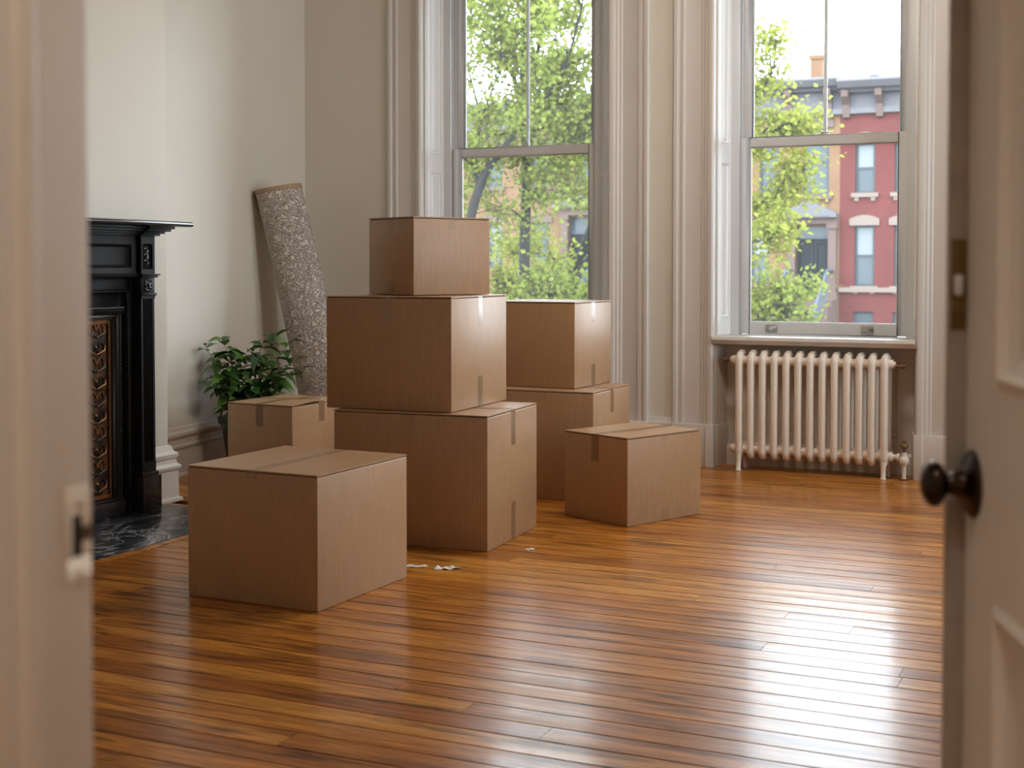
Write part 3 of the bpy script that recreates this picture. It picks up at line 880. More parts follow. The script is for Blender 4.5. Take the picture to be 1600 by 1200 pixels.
# ------------------------------------------------------------------ cardboard boxes
def carton(name, label, F, yaw, wl, wr, H, z, seams, tabsL=(), tabsR=(), lift=None, sag=.0015):
    """F = front corner (plan), u axis along yaw (length wr), v axis 90 degrees further (length wl).
    seams: 'u' or 'v' tape along the top; tabs: (face side tabs) list of (top?, length, material)"""
    th = R(yaw)
    root = thing(name, label, 'box', (F[0], F[1], z), th, 'cardboard moving boxes')
    def B(m_, *a, **k): return m_.build(*a, local=True, **k)
    g = .0012
    body = MB().box(0, wr, 0, wl, .0, H-.009)
    B(body, 'carton', M_card, root, bevel=.0035, seg=3)
    # inner sheet with the gap's shadow painted dark, then two outer flaps with the seam between
    B(MB().box(.004, wr-.004, .004, wl-.004, H-.0092, H-.0052), 'inner_flap', M_inside, root)
    main = seams[0]
    for s in (0, 1):
        fl = MB()
        zt = H - .0048
        a0, a1 = ((0, (wl if main == 'u' else wr)/2 - .0018) if s == 0 else ((wl if main == 'u' else wr)/2 + .0018, (wl if main == 'u' else wr)))
        L = wr if main == 'u' else wl
        up = 0.0
        if lift and s == lift[0]: up = lift[1]
        n = 6; top = []; bot = []
        nn_ = 5
        vv = []; ff = []
        for i in range(n+1):
            p = L*i/n
            for j in range(nn_):
                q = a0 + (a1-a0)*j/(nn_-1)
                e = (j/(nn_-1)) if s == 0 else (1-j/(nn_-1))      # 1 at the seam
                # lifted flaps open along the seam end nearest the front
                wob = -sag*math.sin(math.pi*i/n)*e
                dz = wob
                if lift and s == lift[0]:
                    dz += up*(e)*(1-i/n if lift[2] == 0 else i/n)
                pt = (p, q) if main == 'u' else (q, p)
                vv.append((pt[0], pt[1], zt+dz)); 
        m0 = len(vv)
        vv += [(a, b_, c+.0044) for a, b_, c in vv]
        def id_(i, j, t_): return t_*m0 + i*nn_ + j
        for i in range(n):
            for j in range(nn_-1):
                ff.append((id_(i,j,1),id_(i+1,j,1),id_(i+1,j+1,1),id_(i,j+1,1)))
                ff.append((id_(i,j,0),id_(i,j+1,0),id_(i+1,j+1,0),id_(i+1,j,0)))
        for i in range(n):
            ff.append((id_(i,0,0),id_(i+1,0,0),id_(i+1,0,1),id_(i,0,1)))
            ff.append((id_(i,nn_-1,0),id_(i,nn_-1,1),id_(i+1,nn_-1,1),id_(i+1,nn_-1,0)))
        for j in range(nn_-1):
            ff.append((id_(0,j,0),id_(0,j,1),id_(0,j+1,1),id_(0,j+1,0)))
            ff.append((id_(n,j,0),id_(n,j+1,0),id_(n,j+1,1),id_(n,j,1)))
        fl.add(vv, ff)
        o = B(fl, 'flap', M_card, root)
        bm = bmesh.new(); bm.from_mesh(o.data); bmesh.ops.recalc_face_normals(bm, faces=bm.faces); bm.to_mesh(o.data); bm.free()
    # tape: one bent strip per seam
    def strip(pts, wd, wdir, m_, name_):
        vv = []; ff = []
        for i, p in enumerate(pts):
            jt = rnd.uniform(-.0012, .0012)
            vv += [tuple(V(p) - V(wdir)*(wd/2+jt)), tuple(V(p) + V(wdir)*(wd/2-jt))]
        for i in range(len(pts)-1): ff.append((2*i, 2*i+1, 2*i+3, 2*i+2))
        o = B(MB().add(vv, ff), name_, m_, root)
        return o
    e = .0009
    for k, s in enumerate(seams):
        tl = tabsL if s == 'u' else tabsR
        zt = H + .0004 + k*.0004
        m_ = tl[0][1]; len_ = tl[0][0]
        L = wr if s == 'u' else wl; mid = (wl if s == 'u' else wr)/2
        pr = [(-e, H-len_), (-e, H-len_*.5), (-e, H-.003), (.003, zt)] + [(L*q/6, zt) for q in range(1,6)] + [(L-.003, zt), (L+e, H-.003), (L+e, H-len_)]
        if lift:
            pr = [(a, b_ + (lift[1]*(1-max(a,0)/L) if s == main else (lift[1]*max(a,0)/L if a <= L/2 else 0)) * (1 if b_ >= H-.0035 else 0)) for a, b_ in pr]
        pts = [(a, mid, b_) if s == 'u' else (mid, a, b_) for a, b_ in pr]
        strip(pts, .048, (0,1,0) if s == 'u' else (1,0,0), m_, 'tape')
    def tabs(lst, side, done):
        for k, (len_, m_) in enumerate(lst):
            mid = (wl if side == 'L' else wr)/2
            if k == 0 and done: continue
            if k == 0: za, zb = H-len_, H-.002
            else: za, zb = .001, len_
            zs = [za+(zb-za)*q/3 for q in range(4)]
            pts = [(-e, mid, q) if side == 'L' else (mid, -e, q) for q in zs]
            strip(pts, .048, (0,1,0) if side == 'L' else (1,0,0), m_, 'tape')
    # the face seen on the left carries v (x=0 plane), the face on the right carries u (y=0 plane)
    tabs(tabsL, 'L', 'u' in seams); tabs(tabsR, 'R', 'v' in seams)
    return root
TP, BR, FT = M_tape, M_brown, M_faint
carton('cardboard_box', 'large closed cardboard box alone on the floor in front of the tall stack', (-2.457,3.805), 88.1, .545, .574, .457, 0, ('u',), [(.030,TP)], [])
carton('cardboard_box', 'largest cardboard box at the bottom of the three box stack', (-2.359,4.901), 93.4, .696, .570, .549, 0, ('v',), [(.13,FT)], [(.15,BR),(.16,BR)])
carton('cardboard_box', 'wide cardboard box in the middle of the three box stack', (-2.537,4.931), 92.8, .580, .596, .474, .5502, ('u','v'), [(.105,TP)], [(.125,TP),(.13,BR)])
carton('cardboard_box', 'small turned cardboard box on top of the three box stack', (-2.775,5.045), 65.0, .330, .417, .334, 1.0256, ('u',), [(.055,FT),(.055,TP)], [(.05,FT),(.05,FT)])
carton('cardboard_box', 'lower cardboard box of the two box stack below the left window', (-2.381,6.126), 90.5, .55, .525, .539, 0, ('v',), [(.05,FT)], [(.12,BR),(.12,BR)])
carton('cardboard_box', 'upper cardboard box of the two box stack below the left window', (-2.529,6.249), 87.3, .50, .455, .431, .5402, ('v',), [], [(.105,TP),(.11,BR)])
carton('cardboard_box', 'small low cardboard box set at an angle nearest the radiator', (-2.027,5.629), 66.4, .399, .493, .394, 0, ('u',), [(.125,BR)], [(.03,FT),(.05,FT)])
carton('cardboard_box', 'cardboard box with a raised flap and crossed tape in front of the plant', (-3.853,5.742), 86.3, .418, .491, .447, 0, ('v','u'), [(.115,BR)], [(.10,BR)], lift=(0,.016,0))

# ------------------------------------------------------------------ rolled rug in the corner
def make_rug():
    root = thing('rolled_rug', 'rolled beige carved pile rug leaning upright in the corner', 'rug', (-4.47,7.10,0))
    bx, by = -4.47, 7.10
    n, m, turns, th = 150, 60, 3.1, .0135
    Rr = .150
    def axis(t):
        z = 1.625*t
        bow = .028*math.sin(math.pi*t)
        return V((-4.47 - .272*t + bow*.9, 7.10 - .165*t - bow*.2, z))
    me = bpy.data.meshes.new('roll')
    vv = []; uv = []; ff = []; mats = []
    a_end = R(170)   # loose edge on the wall side
    def prof(k, inner):
        s_ = k/n
        ang = a_end + s_*turns*2*math.pi
        r_ = Rr - s_*turns*.0225
        return ang, r_ - (th if inner else 0)
    arc = [0]
    for k in range(1, n+1):
        arc.append(arc[-1] + prof(k, 0)[1]*turns*2*math.pi/n)
    for side in (0, 1):
        for i in range(m+1):
            t_ = i/m; c = axis(t_)
            for k in range(n+1):
                ang, r_ = prof(k, side)
                sq = 1 + .012*math.sin(2*ang+3*t_) + .012*math.sin(9*t_+ang)
                x, y_ = math.cos(ang)*r_*sq, math.sin(ang)*r_*sq*.96
                z = c.z + (x*.155+y_*.08)*t_
                vv.append((c.x+x-bx, c.y+y_-by, z)); uv.append((arc[k], t_*1.63))
    W = n+1; S = (m+1)*W
    for side in (0, 1):
        for i in range(m):
            for k in range(n):
                a = side*S + i*W + k
                q = (a, a+1, a+W+1, a+W)
                ff.append(q if side == 0 else q[::-1]); mats.append(0 if side == 0 else 1)
    for i in range(m):
        for k in (0, n):
            a = i*W + k; ff.append((a, a+W, a+W+S, a+S) if k == 0 else (a, a+S, a+W+S, a+W)); mats.append(2)
    for k in range(n):
        for i in (0, m):
            a = i*W + k; ff.append((a, a+1, a+1+S, a+S) if i == 0 else (a, a+S, a+1+S, a+1)); mats.append(2)
    me.from_pydata(vv, [], ff); me.update()
    ul = me.uv_layers.new(name='UVMap')
    for p in me.polygons:
        for li in p.loop_indices: ul.data[li].uv = uv[me.loops[li].vertex_index]
    for m_ in (M_rug, M_backing, M_bind): me.materials.append(m_)
    me.polygons.foreach_set('material_index', mats)
    me.polygons.foreach_set('use_smooth', [True]*len(me.polygons)); me.set_sharp_from_angle(angle=R(50))
    o = bpy.data.objects.new('roll', me); C.objects.link(o); o.parent = root
    # woven binding sewn round the top edge
    vv = []; ff = []
    for r_off, z0, z1 in ((.0022, 1-.026/1.63, 1.0015),):
        for k in range(0, 61):
            ang, r_ = prof(k, 0); r_ += r_off
            for t_ in (z0, z1):
                c = axis(t_); sq = 1 + .012*math.sin(2*ang+3*t_) + .012*math.sin(9*t_+ang)
                x, y_ = math.cos(ang)*r_*sq, math.sin(ang)*r_*sq*.96
                vv.append((c.x+x-bx, c.y+y_-by, c.z+(x*.155+y_*.08)*t_))
    for k in range(60): ff.append((2*k, 2*k+2, 2*k+3, 2*k+1))
    b_ = MB().add(vv, ff).build('binding', M_bind, root, local=True, smooth=True)
    b_['label'] = 'plain tan woven binding'
make_rug()

# ------------------------------------------------------------------ potted plant
def make_plant():
    bx, by = -4.555, 6.34
    root = thing('potted_plant', 'bushy green houseplant in a dark pot beside the rolled rug', 'plant', (bx,by,0))
    pr = [(.105,0),(.108,.004),(.146,.262),(.163,.266),(.166,.300),(.158,.302),(.150,.296),(.144,.262)]
    p = MB()
    nseg = 32
    p.lathe(pr, (bx,by,0), (0,0,1), nseg); p.f = p.f[:-1]
    p.build('pot', M_pot, root, smooth=True, ang=30)
    MB().lathe([(.143,.255),(.143,.262),(.09,.268),(.02,.270)], (bx,by,0), (0,0,1), 24).build('soil', M_soil, root, smooth=True)
    # leaf mesh: pointed oval, folded and arched, along +x
    def leaf_mesh(name, droop, wd):
        n = 7; m_ = MB(); vv = []; ff = []
        for i in range(n+1):
            t_ = i/n
            hw = wd*math.sin(math.pi*min(1, t_**.8))**.85*(1 if i < n else 0)
            x = t_; z = .10*math.sin(t_*2) - droop*t_*t_
            vv += [(x, -hw, z+.30*hw), (x, 0, z-.0), (x, hw, z+.30*hw)]
        for i in range(n):
            for j in (0, 1): ff.append((3*i+j, 3*i+3+j, 3*i+4+j, 3*i+1+j))
        m_.add(vv, ff)
        me = m_.mesh(name); me.materials.append(M_leaf)
        me.polygons.foreach_set('use_smooth', [True]*len(me.polygons))
        return me
    meshes = [leaf_mesh('leaf', d, w_) for d, w_ in ((.15,.20),(.42,.22),(.75,.21),(.3,.25))]
    r_ = random.Random(21)
    right = V((.909,.417,0)); fwd = V((-.417,.909,0))
    nl = 0
    stems = []
    # (sideways reach, depth reach, height) of each stem tip, seen from the doorway
    tips = [(-.25,-.02,.44),(-.20,.07,.36),(-.13,-.06,.48),(-.22,-.12,.25),(-.06,.05,.40),(.0,-.10,.36),(.03,.03,.42),(.10,-.07,.46),(.16,.02,.49),(.13,-.13,.36),(.24,.05,.46),(.28,-.04,.36),(.22,-.10,.28),(.30,.06,.30),(-.10,-.14,.22),(.06,-.16,.24),(-.18,.02,.18),(.18,-.15,.16),(-.02,-.16,.14),(-.15,-.12,.33)]
    for tx, ty, tz in tips:
        base = V((bx,by,.262)) + right*tx*.22 + fwd*ty*.3
        tip = V((bx,by,.262)) + right*tx + fwd*ty + V((0,0,tz))
        mid = base.lerp(tip, .5) + V((0,0,.09)) - (right*tx+fwd*ty)*.18
        pts = [(base*(1-t_)**2 + mid*2*t_*(1-t_) + tip*t_*t_) for t_ in [q/8 for q in range(9)]]
        wallx = lambda yy: -4.655 - .31*(yy-5.2)/2.38 + .035
        for q in pts: q.x = max(q.x, wallx(q.y))
        MB().tube(pts, [.0048-.0035*q/8 for q in range(9)], 6).build('stem', M_stem, root, smooth=True)
        az0 = math.atan2((right*tx+fwd*ty).y, (right*tx+fwd*ty).x)
        k = 14
        for j in range(k):
            t_ = .26 + .74*j/(k-1)
            i = min(7, int(t_*8)); fr = t_*8 - i
            p_ = pts[i].lerp(pts[i+1], fr)
            az = az0 + (j*2.4) + r_.uniform(-.4,.4)
            if j == k-1: az = az0 + r_.uniform(-.3,.3)
            L = r_.uniform(.085,.14)*(1.0 if j < k-2 else .8)
            el = r_.uniform(-.35,.45) + (.25 if t_ > .85 else 0)
            d_ = V((math.cos(az)*math.cos(el), math.sin(az)*math.cos(el), math.sin(el)))
            tip_ = p_ + d_*L*1.05
            if tip_.x < wallx(tip_.y) + .01: az = math.pi - az
            o = bpy.data.objects.new('leaf', meshes[r_.randrange(4)])
            C.objects.link(o); o.parent = root
            o.location = p_ - V((bx,by,0)); o.scale = (L, L, L)
            o.rotation_euler = (r_.uniform(-.5,.5), -el, az)
            nl += 1
make_plant()

# ------------------------------------------------------------------ torn scraps on the floor
def scrap(label, x, y_, sx, sy, rz, seed, hz=.012):
    r_ = random.Random(seed); n, m = 7, 4; vv = []; ff = []
    for i in range(n+1):
        for j in range(m+1):
            u = i/n-.5; v = j/m-.5
            ed = r_.uniform(-.08,.08) if i in (0,n) or j in (0,m) else 0
            z = .0012 + hz*max(0, math.sin(i*1.7+seed)*math.cos(j*1.3+seed*2))*r_.uniform(.5,1)
            vv.append(((u+ed)*sx*(1-.5*abs(v)), (v+ed)*sy*(1-.6*abs(u)), z))
    for i in range(n):
        for j in range(m): 
            a = i*(m+1)+j; ff.append((a, a+m+1, a+m+2, a+1))
    top = len(vv)
    vv += [(a, b_, max(.0004, c-.0007)) for a, b_, c in vv]
    ff += [tuple(q+top for q in reversed(f)) for f in ff]
    edge = [i*(m+1) for i in range(n+1)] + [n*(m+1)+j for j in range(1,m+1)] + [i*(m+1)+m for i in range(n-1,-1,-1)] + [j for j in range(m-1,0,-1)]
    for k in range(len(edge)):
        a, b_ = edge[k], edge[(k+1)%len(edge)]; ff.append((a, a+top, b_+top, b_))
    o = MB().add(vv, ff).build('paper_scrap', M_scrap, None)
    bm = bmesh.new(); bm.from_mesh(o.data); bmesh.ops.recalc_face_normals(bm, faces=bm.faces); bm.to_mesh(o.data); bm.free()
    o.location = (x, y_, 0); o.rotation_euler = (0,0,rz)
    return tag(o, label, 'scrap', 'torn paper scraps on the floor')
scrap('crumpled white torn paper scrap on the floor before the tall stack', -2.37, 4.565, .105, .05, .5, 3, .016)
scrap('flat white torn scrap half hidden by the front box corner', -2.515, 4.545, .13, .045, .35, 5, .005)
scrap('tiny pale torn scrap on the floor right of the tall stack', -2.225, 5.02, .05, .028, 1.0, 9, .006)

# ------------------------------------------------------------------ the street outside
K = 1.2
def fx(x): return x*K
def fz(z): return 1.15 + (z-1.15)*K
FY = 38*K
GZ = -2.0
struct(MB().box(-80,40,8.4,FY+12,GZ-.3,GZ-.12).build('street', M_asph))
struct(MB().box(-80,40,FY-9,FY-3,GZ-.12,GZ).build('sidewalk', M_pave))
struct(MB().box(-80,40,8.4,13,GZ-.12,GZ).build('sidewalk_near', M_pave))

def house(name, label, x0, x1, roof, wins, doors, wallmat, corn, base_z=GZ, stone=M_lintel, depth=10, brackets=()):
    cx = (x0+x1)/2
    root = thing(name, label, 'house', (fx(cx), FY, base_z))
    holes = [(fx(a), fx(b_), fz(c), fz(d)) for a, b_, c, d in [w_[:4] for w_ in wins] + [d_[:4] for d_ in doors]]
    m_ = MB().cells(fx(x0), fx(x1), base_z, fz(roof), FY, FY+.35, holes)
    m_.build('facade', wallmat, root)
    MB().box(fx(x0), fx(x1), FY+.55, FY+depth, base_z, fz(roof)-.3).build('house_body', wallmat, root)
    for w_ in wins:
        a, b_, c, d = fx(w_[0]), fx(w_[1]), fz(w_[2]), fz(w_[3])
        fr = MB(); t_ = .075; y0, y1 = FY+.12, FY+.22
        fr.box(a, a+t_, y0, y1, c, d); fr.box(b_-t_, b_, y0, y1, c, d); fr.box(a+t_, b_-t_, y0, y1, d-t_, d); fr.box(a+t_, b_-t_, y0, y1, c, c+t_)
        mid = (c+d)/2
        if d-c > 1.0: fr.box(a+t_, b_-t_, y0, y1, mid-.035, mid+.035)
        wn = fr.build('window', M_farw, root)
        if d-c > 1.0:
            MB().box(a+t_, b_-t_, FY+.17, FY+.20, c+t_, mid-.035).build('pane', M_farpane, wn)
            MB().box(a+t_, b_-t_, FY+.15, FY+.18, mid+.035, d-t_).build('pane', M_blind if len(w_) > 4 and w_[4] == 'b' else M_farpane, wn)
            MB().box(a-.12, b_+.12, FY-.10, FY+.1, c-.14, c).box(a-.02, a+.12, FY-.07, FY, c-.26, c-.14).box(b_-.12, b_+.02, FY-.07, FY, c-.26, c-.14).build('sill', stone, root)
            # shallow arched lintel
            n = 6; pr = [(a-.16, d), (a-.16, d+.22)] + [(a-.16+(b_-a+.32)*q/n, d+.22+.13*math.sin(math.pi*q/n)) for q in range(1,n)] + [(b_+.16, d+.22), (b_+.16, d)]
            MB().extrude(pr, (0,FY-.07,0), (0,FY+.1,0), (1,0,0), (0,0,1)).build('lintel', stone, root)
        else:
            MB().box(a+t_, b_-t_, FY+.15, FY+.18, c+t_, d-t_).build('pane', M_farpane, wn)
    if corn:
        z1, z0 = fz(corn[0]), fz(corn[1])
        a, b_ = fx(x0), fx(x1)
        cm = MB().extrude([(-.75,z1-.08),(-.72,z1),(-.1,z1+.06),(.3,z1+.06),(.3,z1-.42),(-.35,z1-.42),(-.42,z1-.34),(-.6,z1-.28)], (a,FY,0), (b_,FY,0), (0,1,0), (0,0,1))
        cm.box(a, b_, FY-.06, FY+.2, z0, z1-.42)
        cm.box(a, b_, FY-.16, FY+.2, z0-.10, z0+.08)
        co = cm.build('cornice', M_cornice, root)
        for bxx in brackets:
            q = fx(bxx)
            MB().extrude([(0,z1-.34),(-.52,z1-.34),(-.50,z1-.55),(-.22,z1-.80),(-.16,z0-.22),(0,z0-.26)], (q-.11,FY,0), (q+.11,FY,0), (0,1,0), (0,0,1)).build('bracket', M_brown_st, co)
    return root
ZR0, ZR1 = 3.17, 4.55
red = house('row_house', 'red brick row house seen through the right window', -7.5, -2.2, 6.25,
    [(-7.08,-6.55,3.15,4.52,'b'),(-6.03,-5.50,3.15,4.52,'b'),(-4.9,-4.37,3.15,4.52,'b'),(-7.09,-6.55,.60,2.26,'b'),(-6.03,-5.49,.60,2.26,'b'),
     (-4.9,-4.37,.60,2.26,'b'),(-7.11,-6.57,-.75,-.11),(-6.05,-5.5,-.75,-.11)],
    [], M_red, (6.22,5.40), brackets=(-7.32,-6.42,-5.5,-4.6,-3.7))
MB().box(fx(-7.5), fx(-2.2), FY-.12, FY, fz(.43), fz(.56)).build('belt_course', M_lintel, red)
tan = house('row_house', 'tan brick row house with a dark double door beside the red house', -13.3, -7.5, 6.2,
    [(-8.53,-7.80,3.12,4.98),(-10.02,-9.47,.66,2.25,'b'),(-9.75,-9.2,3.12,4.7),(-11.0,-10.4,3.12,4.7),(-11.0,-10.4,.66,2.25),(-12.3,-11.7,3.12,4.7),(-12.3,-11.7,.66,2.25)],
    [(-8.70,-7.78,.22,2.25)], M_tan, (6.3,5.40), brackets=(-12.8,-11.5,-10.2,-8.9,-7.8), stone=M_brown_st)
tan2 = house('row_house', 'orange brick row house behind the trees in the left window', -21.5, -13.3, 6.05,
    [(-16.79,-16.22,3.58,4.85),(-15.41,-14.83,3.55,4.85),(-18.3,-17.78,3.58,4.85),(-19.8,-19.2,3.58,4.85),(-16.81,-16.22,1.15,2.47),(-18.3,-17.78,1.15,2.47,'b'),(-19.8,-19.2,1.15,2.47),(-14.2,-13.7,1.15,2.47),(-14.2,-13.7,3.55,4.85)],
    [(-15.55,-14.75,.22,2.60)], M_tan, (6.1,5.4), brackets=(-20.9,-19.6,-18.3,-17,-15.7,-14.4), stone=M_brown_st)
def door_set(root, x0, x1, z0, z1, zt, ped_l, ped_r, pz, ptop):
    a, b_ = fx(x0), fx(x1); c, d, t_ = fz(z0), fz(z1), fz(zt)
    m_ = (a+b_)/2
    for q0, q1 in ((a, m_-.01), (m_+.01, b_)):
        Fd = (V((q0,FY+.16,c)), V((1,0,0)), V((0,0,1)), V((0,-1,0)))
        W_, H_ = q1-q0, t_-c
        MB().board(Fd, W_, H_, [(.10,W_-.10,.14,H_*.36),(.10,W_-.10,H_*.42,H_-.14)], th=.06, mould=.04, rec=.03, field=0).build('entry_door', M_fard, root)
    MB().box(a, b_, FY+.06, FY+.22, t_, t_+.08).build('transom_bar', M_farw, root)
    MB().box(a, b_, FY+.17, FY+.20, t_+.08, d).build('transom_pane', M_farpane, root)
    for q0, q1 in ((a-.26, a), (b_, b_+.26)):
        MB().box(q0, q1, FY-.22, FY+.05, c, d+.05).box(q0-.05, q1+.05, FY-.27, FY, d-.08, d+.08).box(q0-.05, q1+.05, FY-.27, FY, c, c+.25).build('pilaster', M_brown_st, root)
    L, R_ = fx(ped_l), fx(ped_r); z0_, z1_ = fz(pz), fz(ptop); mm = (L+R_)/2
    MB().box(a-.30, b_+.30, FY-.25, FY+.05, d+.08, z0_-.02).build('entablature', M_brown_st, root)
    MB().extrude([(L,z0_-.02),(L,z0_+.12),(mm,z1_),(R_,z0_+.12),(R_,z0_-.02)], (0,FY-.45,0), (0,FY,0), (1,0,0), (0,0,1)).extrude([(L+.2,z0_+.02),(mm,z1_-.16),(R_-.2,z0_+.02)], (0,FY-.47,0), (0,FY-.44,0), (1,0,0), (0,0,1)).build('pediment', M_cornice, root)
    # stoop
    n = 10; rise = (c-GZ)/n; y_ = FY-.0
    for k in range(n):
        MB().box(a-.30, b_+.30, FY-1.0-.30*(k+1), FY-.0, c-rise*(k+1), c-rise*k - .0).build('step', M_brown_st, root) if k else MB().box(a-.30, b_+.30, FY-1.0, FY, c-rise, c).build('step', M_brown_st, root)
    for xx in (a-.12, b_+.12):
        rl = MB()
        p0 = V((xx,FY-.9,c+.95)); p1 = V((xx,FY-4.0,GZ+.95))
        rl.tube([p0,p1], .075, 6); rl.tube([(xx,FY-.05,c+.95),p0], .075, 6)
        for q in range(12):
            s_ = q/11; pt = p0.lerp(p1, s_); rl.tube([pt, pt-V((0,0,.95))], .022, 5)
        rl.build('railing', M_rail, root)
        MB().box(xx-.14, xx+.14, FY-4.3, FY-4.0, GZ, GZ+1.2).box(xx-.18, xx+.18, FY-4.34, FY-3.96, GZ+1.2, GZ+1.3).build('newel_post', M_brown_st, root)
door_set(tan, -8.70, -7.78, .22, 2.25, 1.90, -9.08, -7.52, 2.50, 2.98)
door_set(tan2, -15.55, -14.75, .22, 2.60, 2.10, -15.95, -14.40, 2.90, 3.32)
house('row_house', 'pale row house at the far left behind the leaves', -30, -21.5, 5.3, [(-23,-22.4,3.5,4.85),(-23,-22.4,1.1,2.5)], [], M_brown_st, (5.3,4.7))
ch = MB().box(fx(-8.80), fx(-8.45), FY+2.5, FY+3.4, fz(6.0), fz(7.25)).box(fx(-8.84), fx(-8.41), FY+2.45, FY+3.45, fz(7.2), fz(7.32))
ch.build('chimney', M_tan, tan)
MB().box(fx(-6.95), fx(-6.70), FY+1.5, FY+2.2, fz(6.1), fz(6.55)).build('chimney', M_cornice, red)

# trees
def tree(name, label, trunk, limbs, seed, nleaf, spread, mleaf, lsize=.085, rad0=.09, zmin=-9, ntw=9, fill=None):
    r_ = random.Random(seed)
    t0 = V(trunk[0])
    root = thing(name, label, 'tree', (t0.x,t0.y,GZ), group=None)
    wood = MB(); tipsegs = []
    def smooth_path(pts, n=6):
        out = []
        P = [V(p) for p in pts]
        for i in range(len(P)-1):
            p0 = P[max(i-1,0)]; p1 = P[i]; p2 = P[i+1]; p3 = P[min(i+2,len(P)-1)]
            for q in range(n):
                s_ = q/n
                out.append(.5*((2*p1)+(p2-p0)*s_+(2*p0-5*p1+4*p2-p3)*s_*s_+(3*p1-p0-3*p2+p3)*s_**3))
        out.append(P[-1]); return out
    tp = smooth_path(trunk)
    wood.tube(tp, [rad0*(1-.55*i/(len(tp)-1)) for i in range(len(tp))], 9)
    def twigs(path, r0, depth):
        for _ in range(ntw if depth == 0 else 4):
            i = r_.randrange(len(path)//4, len(path)); b0 = path[i]
            tn = (path[min(i+1,len(path)-1)] - path[max(i-1,0)]).normalized()
            d_ = (tn*.5 + V((r_.gauss(0,1), r_.gauss(0,1), r_.gauss(.25,.7))).normalized()).normalized()
            L = r_.uniform(.5,1.25)*spread*(1 if depth == 0 else .55)
            pts = [b0]
            for q in range(5):
                d_ = (d_ + V((r_.gauss(0,.22), r_.gauss(0,.22), r_.gauss(.02,.2)))).normalized()
                pts.append(pts[-1] + d_*L/5)
            rr = max(.006, r0*.45)
            wood.tube(pts, [rr*(1-.8*q/5) for q in range(6)], 5)
            tipsegs.append(pts)
            if depth < 1: twigs(pts, rr, depth+1)
    for path, r0 in limbs:
        lp_ = smooth_path(path)
        wood.tube(lp_, [r0*(1-.75*i/(len(lp_)-1)) for i in range(len(lp_))], 7)
        twigs(lp_, r0, 0)
    tr = wood.build('trunk', M_bark, root, smooth=True)
    lv = []; lf = []
    for _ in range(nleaf):
        s_ = tipsegs[r_.randrange(len(tipsegs))]
        i = r_.randrange(1, len(s_)); c = s_[i].lerp(s_[i-1], r_.random()) + V((r_.gauss(0,.13), r_.gauss(0,.13), r_.gauss(-.03,.11)))
        if c.z < zmin and r_.random() < .62: continue
        L = lsize*r_.uniform(.7,1.35)
        a = V((r_.gauss(0,1), r_.gauss(0,1), r_.gauss(0,.6))).normalized()
        b_ = a.cross(V((r_.gauss(0,1), r_.gauss(0,1), r_.gauss(0,1)))).normalized()
        n_ = a.cross(b_)
        o = len(lv)
        lv += [tuple(c), tuple(c + a*L*.5 + b_*L*.36 + n_*L*.1), tuple(c + a*L), tuple(c + a*L*.5 - b_*L*.36 + n_*L*.1)]
        lf += [(o,o+1,o+2), (o,o+2,o+3)]
    me = bpy.data.meshes.new('foliage'); me.from_pydata(lv, [], lf); me.update(); me.materials.append(mleaf)
    fo = bpy.data.objects.new('foliage', me); C.objects.link(fo); fo.parent = root; fo['kind'] = 'stuff'
    fo.location = (-root.location.x, -root.location.y, -root.location.z)
    return root
# upright tree outside the left window
tree('street_tree', 'upright leafy street tree behind the left window mullion', [(-8.95,20,GZ),(-8.97,20,1),(-8.93,20,2.6),(-8.98,20,4.2),(-8.9,20,6.6)],
    [([(-8.95,20,3.5),(-9.2,20.1,4.2),(-9.55,20.3,5.0),(-9.9,20.3,6.2)],.05), ([(-8.95,20,3.9),(-8.7,19.9,4.5),(-8.5,19.8,5.4),(-8.4,19.9,6.5)],.045),
     ([(-8.95,20,3.0),(-8.5,19.8,3.6),(-8.1,19.6,4.2),(-7.6,19.5,5.2)],.05), ([(-8.95,20,2.8),(-8.5,20.2,3.0),(-7.9,20.4,3.15),(-7.3,20.4,3.5)],.032),
     ([(-8.98,20,4.6),(-9.3,19.7,5.2),(-9.6,19.5,5.8)],.035), ([(-8.95,20,2.2),(-8.6,19.9,2.35),(-8.2,19.8,2.2)],.02), ([(-8.95,20,1.9),(-9.3,19.9,2.1),(-9.7,19.8,2.0)],.02)],
    3, 19000, 1.0, M_fol, rad0=.105, zmin=2.5)
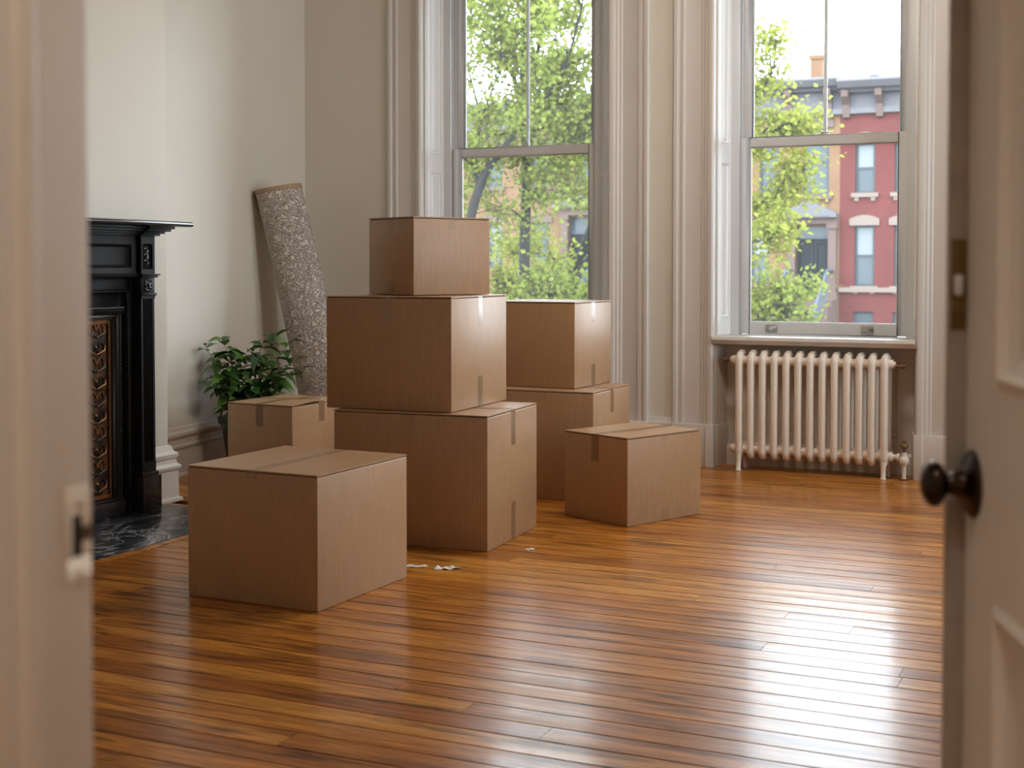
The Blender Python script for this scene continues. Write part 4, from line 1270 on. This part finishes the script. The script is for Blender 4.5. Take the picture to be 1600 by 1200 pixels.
# leaning trunk in front of it
tree('street_tree', 'leaning grey trunked street tree crossing the lower left window pane', [(-9.75,19,GZ),(-9.60,19,.6),(-9.48,19,1.7),(-9.20,19,2.55),(-8.82,19,3.0),(-8.55,19,3.3)],
    [([(-9.30,19,2.35),(-9.40,19.1,2.9),(-9.38,19.2,3.5),(-9.6,19.2,4.3)],.05), ([(-9.38,19.2,3.4),(-9.1,19.1,3.9),(-8.9,19,4.4)],.028),
     ([(-8.6,19,3.25),(-8.1,18.9,3.7),(-7.7,18.8,4.3),(-7.4,18.7,5.2)],.045), ([(-8.7,19,3.15),(-8.0,19.1,3.3),(-7.3,19.3,3.4)],.03), ([(-9.5,19,1.7),(-9.9,19.1,2.4),(-10.2,19.2,3.3)],.03)],
    8, 8000, .85, M_fol, rad0=.10, zmin=2.3)
tree('street_tree', 'dark slanting street tree before the pedimented doorway in the left window', [(-8.75,21,GZ),(-8.62,21,.2),(-8.42,21,1.2),(-8.15,21,1.9),(-7.75,21,2.5),(-7.3,21,3.4)],
    [([(-8.3,21,1.6),(-7.9,21.1,1.75),(-7.4,21.2,2.3)],.03), ([(-8.5,21,1.0),(-8.9,20.9,1.3),(-9.4,20.8,1.4)],.022), ([(-8.1,21,2.0),(-8.3,20.9,2.5),(-8.6,20.8,2.8)],.02)],
    12, 1700, .55, M_fol2, rad0=.095)
# tree between the windows, its crown fills the left of the right window
tree('street_tree', 'yellow green street tree filling the left half of the right window', [(-6.25,20,GZ),(-6.22,20,.8),(-6.15,20,2.0),(-6.0,20,3.2),(-5.9,20,4.6)],
    [([(-6.15,20,2.0),(-5.7,19.8,2.5),(-5.2,19.7,2.9),(-4.7,19.6,3.2)],.045), ([(-6.1,20,2.6),(-5.6,20.1,3.2),(-5.2,20.2,3.7),(-4.95,20.2,4.2)],.04),
     ([(-6.2,20,1.5),(-5.7,20.2,1.8),(-5.2,20.3,2.1),(-4.6,20.4,2.3)],.035), ([(-6.0,20,3.3),(-5.7,19.9,4.0),(-5.45,19.9,4.5)],.035), ([(-6.2,20,1.1),(-5.6,19.7,1.3),(-5.1,19.6,1.5),(-4.75,19.5,1.55)],.025),
     ([(-6.05,20,2.9),(-6.5,20,3.6),(-7.0,20,4.2)],.035), ([(-6.15,20,2.0),(-6.7,20,2.7),(-7.2,20,3.1)],.03)],
    17, 11500, .60, M_fol2, rad0=.10)
def shrub(label, x, y_, z, w_, h_, n, seed, m_):
    limbs = []
    r_ = random.Random(seed)
    for k in range(7):
        a = r_.uniform(0, 6.28)
        limbs.append(([(x,y_,GZ+.3),(x+math.cos(a)*w_*.4,y_+math.sin(a)*w_*.4,z-h_*.5),(x+math.cos(a)*w_*.8,y_+math.sin(a)*w_*.8,z+r_.uniform(-.5,.25)*h_)],.022))
    t_ = tree('shrub', label, [(x,y_,GZ),(x,y_,GZ+.5),(x+.05,y_,z-h_*.4)], limbs, seed, n, .42, m_, lsize=.085, rad0=.05)
    t_['category'] = 'shrub'
shrub('bright green shrub low in the right window beside the stoop', -5.05, 20.5, .75, .55, .7, 2600, 31, M_fol)
shrub('green garden shrub low in the left window right of the small box', -8.75, 22.0, .95, .75, .75, 2600, 33, M_fol)
shrub('darker green garden shrub at the lower right of the left window', -8.35, 20.0, .78, .5, .6, 2000, 35, M_fol)
shrub('loose green shrub behind the small top box in the left window', -9.7, 21.5, 1.0, .6, .6, 1500, 37, M_fol2)
